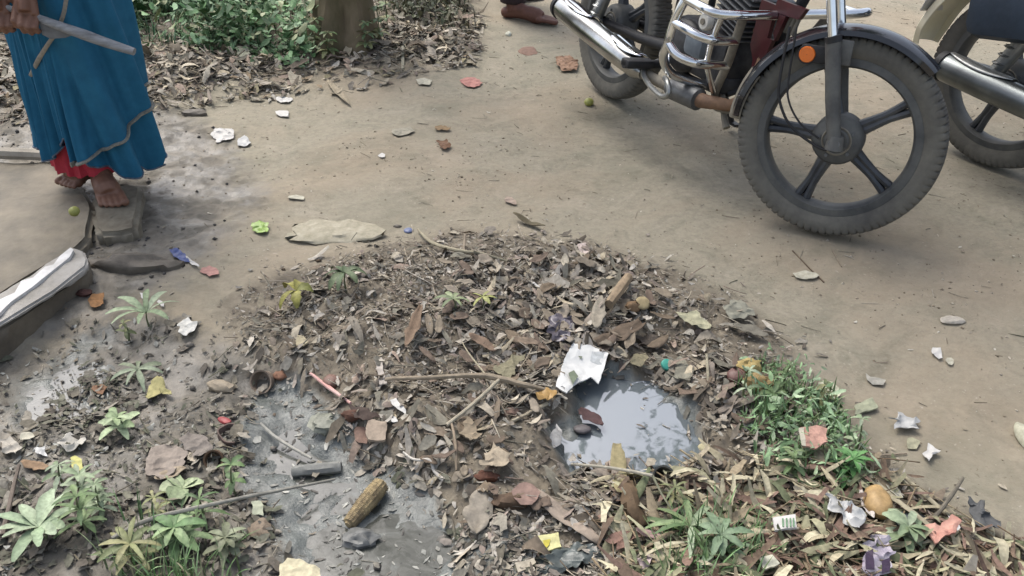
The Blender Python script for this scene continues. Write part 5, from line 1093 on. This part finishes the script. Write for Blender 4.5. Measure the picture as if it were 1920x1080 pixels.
def motorcycle(x, y, hd, ln, st, fl, label, pal, guard=True):
    M3 = Matrix.Rotation(R(hd), 3, 'Z') @ Matrix.Rotation(-R(ln), 3, 'X'); W3 = Matrix.Rotation(R(hd+st), 3, 'Z') @ Matrix.Rotation(-R(fl), 3, 'X')
    root = empty('motorcycle', Vector((x, y, 0)), label, 'motorcycle', rot=M3)
    Tf = Matrix.Translation((1.26, 0, .3)) @ (M3.transposed() @ W3).to_4x4(); Tr = Matrix.Translation((0, 0, .3)).to_4x4()
    fw = wheel(root, Tf); rw = wheel(root, Tr)
    # front mudguard with reflector, stays, fork
    mb = MB(Tf); arcguard(mb, .318, .062, 46, 176, 50); fg = mb.build('front_mudguard', pal['guard'], root)
    mb = MB(Tf); arcguard(mb, .322, .045, 150, 178, 16, lip=.03); mb.build('mud_flap', dust, fg)
    mb = MB(Tf); mb.lathe([(.001, -.004), (.021, -.004), (.023, 0), (.023, .006), (.001, .006)], 28, 'Y', (-.125, -.079, .232), closed=False); mb.build('reflector', orange, fg)
    mb = MB(Tf); mb.lathe([(.001, -.001), (.028, -.001), (.029, .006), (.001, .012)], 28, 'Y', (-.125, -.073, .232), closed=False); mb.box((-.1, -.070, .235), (.09, .014, .05), bev=.006); mb.build('reflector_mount', blkm, fg)
    for sd_ in (-1, 1):
        mb = MB(Tf); mb.tube([(.0, .088*sd_, -.012), (-.03, .09*sd_, .12), (-.062, .09*sd_, .285)], [.019, .021, .022], 16); mb.tube([(.0, .088*sd_, -.02), (.0, .088*sd_, .02)], [.026, .022], 12)
        mb.box((-.035, .076*sd_, .25), (.06, .012, .07), bev=.005)
        fk = mb.build('fork_leg', greyf, root); mb = MB(Tf); mb.tube([(-.062, .09*sd_, .282), (-.12, .09*sd_, .52), (-.165, .09*sd_, .70)], .0145, 16); mb.build('fork_tube', chrome, fk)
        mb = MB(Tf); mb.tube([(-.058, .09*sd_, .275), (-.064, .09*sd_, .292)], .0235, 16); mb.build('dust_seal', blkm, fk)
    mb = MB(Tf); mb.tube([(-.19, -.06, .30), (-.19, -.062, .147), (-.178, -.062, .086), (-.135, -.062, .022), (-.06, -.064, -.02), (-.02, -.066, -.03)], .0042, 8, sub=5); mb.tube([(-.17, -.06, .30), (-.165, -.062, .15), (-.152, -.062, .09), (-.11, -.062, .035), (-.05, -.064, .0)], .003, 8, sub=5); mb.build('brake_cable', blkm, root)
    for z_ in (.50, .68):
        mb = MB(Tf); mb.box((-.16 if z_ > .6 else -.115, 0, z_), (.06, .22, .03), bev=.008); mb.build('fork_clamp', blkm, root)
    mb = MB(Tf); mb.ball((-.03, 0, .60), (.075, .085, .085), 22, 14); hl = mb.build('headlight', pal['tank'], root); mb = MB(Tf); mb.ball((.012, 0, .60), (.045, .072, .072), 22, 14); mb.build('lens', glassm, hl)
    mb = MB(Tf); mb.tube([(-.24, -.34, .78), (-.2, -.2, .80), (-.17, -.08, .73), (-.17, .08, .73), (-.2, .2, .80), (-.24, .34, .78)], .011, 10, sub=4); hbv = mb.build('handlebar', chrome, root)
    for sd_ in (-1, 1):
        mb = MB(Tf); mb.tube([(-.205, .23*sd_, .80), (-.24, .35*sd_, .78)], .017, 12); mb.build('grip', blkm, hbv)
        mb = MB(Tf); mb.tube([(-.2, .2*sd_, .8), (-.19, .26*sd_, .95)], .005, 8); mb.ball((-.19, .28*sd_, .98), (.012, .055, .035), 16, 10); mb.build('mirror', blkm, hbv)
        mb = MB(Tf); mb.tube([(-.06, .09*sd_, .56), (-.05, .16*sd_, .56)], .008, 8); mb.ball((-.05, .18*sd_, .56), (.035, .028, .028), 14, 10); mb.build('indicator', orange, root)
    # tank, seat, panels
    mb = MB(); mb.ball((.72, 0, .79), (.27, .13, .12), 28, 16, fn=lambda d: 1-.12*max(0, -d.x)+.05*max(0, d.x)*max(0, d.z)); tk = mb.build('fuel_tank', pal['tank'], root)
    mb = MB(); mb.tube([(.76, 0, .895), (.76, 0, .917)], .032, 20); mb.build('filler_cap', chrome, tk)
    mb = MB(); mb.tube([(.55, 0, .80), (.35, 0, .785), (.1, 0, .81), (-.16, 0, .84)], [.11, .135, .13, .085], 20, sub=5, flatten=.42, up=(0, 0, 1)); mb.v = [(v[0], v[1], v[2]) for v in mb.v]; mb.build('seat', seatm, root)
    for sd_ in (-1, 1):
        mb = MB(); mb.ball((.36, .105*sd_, .63), (.17, .03, .11), 22, 12); mb.build('side_panel', pal['panel'], root)
        mb = MB(); mb.tube([(-.02, .115*sd_, .31), (.05, .118*sd_, .46)], .026, 14); mb.tube([(.05, .118*sd_, .44), (.10, .12*sd_, .66)], .016, 14)
        for k in range(9): 
            t = k/9; c_ = Vector((-.01, .117*sd_, .335)).lerp(Vector((.085, .12*sd_, .6)), t); mb.lathe([(.026, -.004), (.031, 0), (.026, .004)], 16, 'Z', c_)
        mb.build('shock_absorber', pal['shock'], root)
        mb = MB(); mb.tube([(0, .085*sd_, .3), (.25, .075*sd_, .31), (.46, .06*sd_, .33)], [.019, .02, .022], 10); mb.box((-.01, .085*sd_, .3), (.07, .014, .05), bev=.006); mb.build('swingarm', blkm, root)
    mb = MB(); mb.box((.26, .1, .31), (.5, .03, .09), bev=.014); mb.build('chain_cover', blkm, root)
    mb = MB(); arcguard(mb, pal.get('rr', .345), .085, 62, pal.get('ra', 160), 40, lip=.035, c=(0, 0, .3)); rg = mb.build('rear_mudguard', pal['rearguard'], root)
    mb = MB(); mb.box((-.30, 0, .62), (.05, .11, .07), Matrix.Rotation(.4, 3, 'Y'), .012); mb.build('tail_light', redl, rg)
    mb = MB(); mb.box((-.345, 0, .50), (.004, .19, .10), Matrix.Rotation(.25, 3, 'Y'), .001); mb.build('number_plate', pal['plate'], rg)
    for sd_ in (-1, 1):
        mb = MB(); mb.tube([(-.22, .05*sd_, .63), (-.22, .13*sd_, .63)], .008, 8); mb.ball((-.22, .15*sd_, .63), (.035, .028, .028), 14, 10); mb.build('indicator', orange, root)
    mb = MB(); mb.tube([(-.02, -.12, .74), (-.2, -.12, .83), (-.27, -.08, .85), (-.27, .08, .85), (-.2, .12, .83), (-.02, .12, .74)], .010, 10, sub=4); mb.build('grab_rail', chrome, root)
    # frame, engine
    mb = MB(); mb.tube([(1.03, 0, .82), (.95, 0, .60), (.88, 0, .40), (.80, 0, .30)], .018, 12, sub=3); mb.tube([(1.02, 0, .86), (.7, 0, .74), (.3, 0, .68), (-.1, 0, .70)], .018, 10, sub=3)
    for sd_ in (-1, 1): mb.tube([(.45, .06*sd_, .70), (.44, .07*sd_, .45), (.50, .07*sd_, .28), (.78, .06*sd_, .27)], .013, 10, sub=3)
    mb.tube([(.80, 0, .30), (.79, -.06, .275)], .013, 8); mb.build('frame', blkm, root)
    mb = MB(); mb.box((.62, 0, .37), (.34, .22, .18), bev=.045); mb.ball((.56, -.10, .37), (.10, .04, .09), 24, 14); mb.ball((.56, .10, .37), (.10, .04, .09), 24, 14); mb.box((.74, -.02, .30), (.12, .16, .06), bev=.02); en = mb.build('engine', engm, root)
    mb = MB(); Mt = Matrix.Rotation(R(14), 3, 'Y')
    for k in range(9): mb.box(Vector((.735+k*.004, 0, .47+k*.017)), (.15, .20-abs(k-4)*.006, .006), Mt, .002)
    mb.box((.75, 0, .54), (.10, .13, .15), Mt, .015); mb.build('cylinder_fins', alu if pal.get('fins') is None else pal['fins'], en)
    mb = MB(); mb.box((.675, -.135, .405), (.105, .05, .085), bev=.022); mb.build('clutch_cover', bluegrey, en)
    mb = MB(); mb.lathe([(.001, -.012), (.024, -.012), (.028, -.006), (.028, .01), (.001, .01)], 24, 'Y', (.712, -.15, .49), closed=False); bd = mb.build('round_cap', pal['badge'], en)
    mb = MB(); mb.lathe([(.001, -.004), (.010, -.004), (.011, 0), (.001, .002)], 20, 'Y', (.712, -.163, .49), closed=False); mb.build('cap_centre', dust, bd)
    mb = MB(); mb.box((.60, -.02, .62), (.12, .14, .12), bev=.03); mb.tube([(.62, 0, .6), (.7, 0, .56)], .03, 12); mb.build('carburettor', blkm, en)
    # shroud between engine and fork with open gaps
    mb = MB(); 
    for q in ([(.86,.60),(.93,.60),(.93,.50),(.89,.42),(.86,.46)], [(.93,.62),(1.06,.62),(1.04,.585),(.93,.58)], [(.955,.58),(.985,.58),(.965,.50),(.95,.52)], [(.89,.42),(.93,.50),(.955,.50),(.925,.38),(.90,.35)]):
        n_ = len(q); mb.add([(a, -.075, b) for a, b in q]+[(a, -.060, b) for a, b in q], [tuple(range(n_)), tuple(range(2*n_-1, n_-1, -1))]+[(i, (i+1) % n_, n_+(i+1) % n_, n_+i) for i in range(n_)])
    mb.build('engine_shroud', pal['shroud'], root, smooth=False)
    mb = MB()
    for k in range(3): mb.tube([(.985+k*.018, -.05, .60), (.97+k*.018, -.05, .53)], .0065, 8)
    mb.build('horn_bracket', dust, root)
    # exhaust
    mb = MB(); mb.tube([(.83, -.03, .50), (.92, -.06, .42), (.90, -.10, .285), (.83, -.13, .258), (.75, -.14, .242)], [.019, .019, .019, .021, .026], 14, sub=5); ex = mb.build('exhaust_pipe', rust, root)
    mb = MB(); mb.tube([(.765, -.14, .243), (.755, -.14, .243), (.64, -.165, .243), (.62, -.168, .243)], [.024, .037, .037, .026], 20); mb.build('catalyst_can', alu, ex)
    mb = MB(); mb.tube([(.63, -.166, .243), (.52, -.18, .244), (.47, -.19, .252)], [.02, .019, .026], 14, sub=3); mb.build('link_pipe', dust, ex)
    mb = MB(); mb.tube([(.49, -.19, .250), (.45, -.192, .254), (.30, -.197, .270), (.05, -.20, .297), (-.13, -.20, .317), (-.155, -.20, .320)], [.024, .040, .044, .047, .047, .041], 28); mf = mb.build('muffler', pal['muffler'], root)
    mb = MB(); mb.tube([(-.14, -.20, .318), (-.162, -.20, .321)], [.0505, .047], 28); mb.tube([(-.16, -.20, .3205), (-.18, -.20, .323)], .014, 14); mb.build('end_cap', blkm, mf)
    for (x0, x1) in ((.47, .26), (.10, -.13)):
        mb = MB(); n_ = 10; vs = []
        for i in range(n_+1):
            t = i/n_; xx = x0+(x1-x0)*t; zz = .252+(.49-xx)*.105+.001; ww = .9*math.sin(math.pi*(.12+.76*t))**.5
            for k in range(13):
                a = R(-150+ (k/12)*150)*1.0; a = R(90)+R(100)*(k/12-.5)*2*ww*.8+R(28); vs.append((xx, -.197-.052*math.cos(a)*-1*-1, zz+.052*math.sin(a)))
        fs = [(i*13+k, i*13+k+1, (i+1)*13+k+1, (i+1)*13+k) for i in range(n_) for k in range(12)]
        mb.add(vs, fs); hs = mb.build('heat_shield', pal['shield'], mf); md = hs.modifiers.new('plate', 'SOLIDIFY'); md.thickness = .002
    # footrest, pedal, kick lever, stands
    mb = MB(); mb.tube([(.46, -.08, .30), (.50, -.2, .27), (.56, -.22, .24), (.70, -.25, .236), (.735, -.25, .262), (.70, -.24, .285), (.64, -.21, .28)], .0095, 8, sub=4); mb.build('brake_pedal', dchr, root)
    mb = MB(); mb.tube([(.50, -.12, .285), (.50, -.29, .285)], .015, 10); mb.box((.50, -.235, .288), (.05, .11, .03), bev=.008); mb.build('footrest', blkm, root)
    mb = MB(); mb.tube([(.56, -.15, .37), (.58, -.17, .33), (.61, -.19, .34), (.63, -.2, .30), (.645, -.21, .31)], .006, 8, sub=3); mb.build('kick_lever', chrome, root)
    mb = MB(); mb.tube([(.52, .10, .28), (.50, .24, .07)], .011, 8); mb.box((.50, .25, .062), (.06, .03, .01)); mb.build('side_stand', blkm, root)
    mb = MB(); mb.tube([(.78, -.07, .27), (.86, -.10, .21), (.88, -.10, .19)], [.012, .011, .013], 8); mb.tube([(.70, -.09, .25), (.82, -.11, .235), (.90, -.08, .25)], .009, 8, sub=3); mb.build('lower_bracket', dust, root)
    if guard:
        gd = MB(); A = [(.80, -.13, .66), (.785, -.27, .62), (.778, -.30, .568), (.761, -.31, .49), (.754, -.31, .429), (.719, -.29, .368), (.697, -.22, .309), (.72, -.10, .28)]
        gd.tube(A, .0150, 14, sub=4); gd.tube([(.778, -.30, .575), (.884, -.29, .566), (.913, -.26, .562), (.937, -.2, .567), (.938, -.08, .571), (.955, .05, .583), (.974, .2, .594), (.965, .27, .60), (.90, .29, .58), (.80, .30, .575)], .0150, 14, sub=4)
        gd.tube([(.76, -.31, .497), (.846, -.29, .485), (.877, -.26, .478), (.88, -.22, .473), (.865, -.14, .471)], .0150, 14, sub=4); gd.tube([(.754, -.31, .429), (.798, -.3, .405), (.838, -.27, .395), (.843, -.22, .389), (.829, -.12, .382)], .0150, 14, sub=4)
        gd.tube([(.909, -.25, .555), (.881, -.24, .49), (.863, -.23, .445), (.834, -.2, .378), (.794, -.12, .285)], .010, 12, sub=4)
        gd.tube([(.80, .13, .66), (.785, .27, .62), (.78, .30, .568), (.75, .31, .43), (.70, .22, .309), (.72, .10, .28)], .0125, 12, sub=4); gd.tube([(.755, .31, .47), (.87, .26, .45), (.86, .13, .44)], .0125, 12, sub=4)
        g_ = gd.build('crash_guard', chrome, root)
        mb = MB(); mb.tube([(.905, -.165, .562), (.865, -.14, .471), (.829, -.12, .382), (.779, -.1, .277), (.76, -.06, .27)], .0145, 14, sub=4); mb.tube([(.905, .165, .562), (.829, .12, .382), (.779, .1, .277)], .0145, 12, sub=4); mb.build('guard_upright', dust, g_)
    if pal.get('bag'):
        mb = MB(); mb.box((.02, -.185, .565), (.30, .11, .24), Matrix.Rotation(R(-8), 3, 'Y'), .05); mb.build('pannier', mat('pannier_vinyl', (62,74,88), .45, .12, 18, .3), root)
    return root
pal1 = dict(guard=blk, tank=redp, panel=redp, shock=dchr, rearguard=blk, plate=mat('plate_white', (206,204,196), .5, .05, 30, .05), badge=mat('white_cap', (214,212,204), .5, .08, 50, .1), shroud=mat('dark_red_plastic', (76,24,30), .4, .2, 18, .1), muffler=mat('muffler_steel', (198,200,200), .22, .25, 7, .08, metal=1, rgb2=(150,150,148), k=.85), shield=chrome)
motorcycle(.397, 3.746, -65.34, 8.75, 39.66, 10.4, 'red motorcycle with chrome crash guard and front wheel turned towards the heap', pal1)
crm = mat('cream_plastic', (238,232,208), .5, .08, 10, .1, rgb2=(222,214,184), k=.9); dkb = mat('dark_blue_plastic', (50,62,76), .45, .12, 10, .1)
pal2 = dict(pal1, rr=.385, ra=174, bag=True, tank=dkb, panel=dkb, rearguard=crm, plate=mat('plate_pale', (214,212,206), .5, .05, 30, .05), shroud=blkm, shield=dchr, muffler=mat('muffler_grey', (150,156,156), .35, .25, 8, .1, metal=.9, rgb2=(118,122,122), k=.8))
motorcycle(1.66, 3.08, -56, 8, 25, 9, 'motorcycle with grey muffler and cream rear mudguard at the right edge', pal2, guard=False)
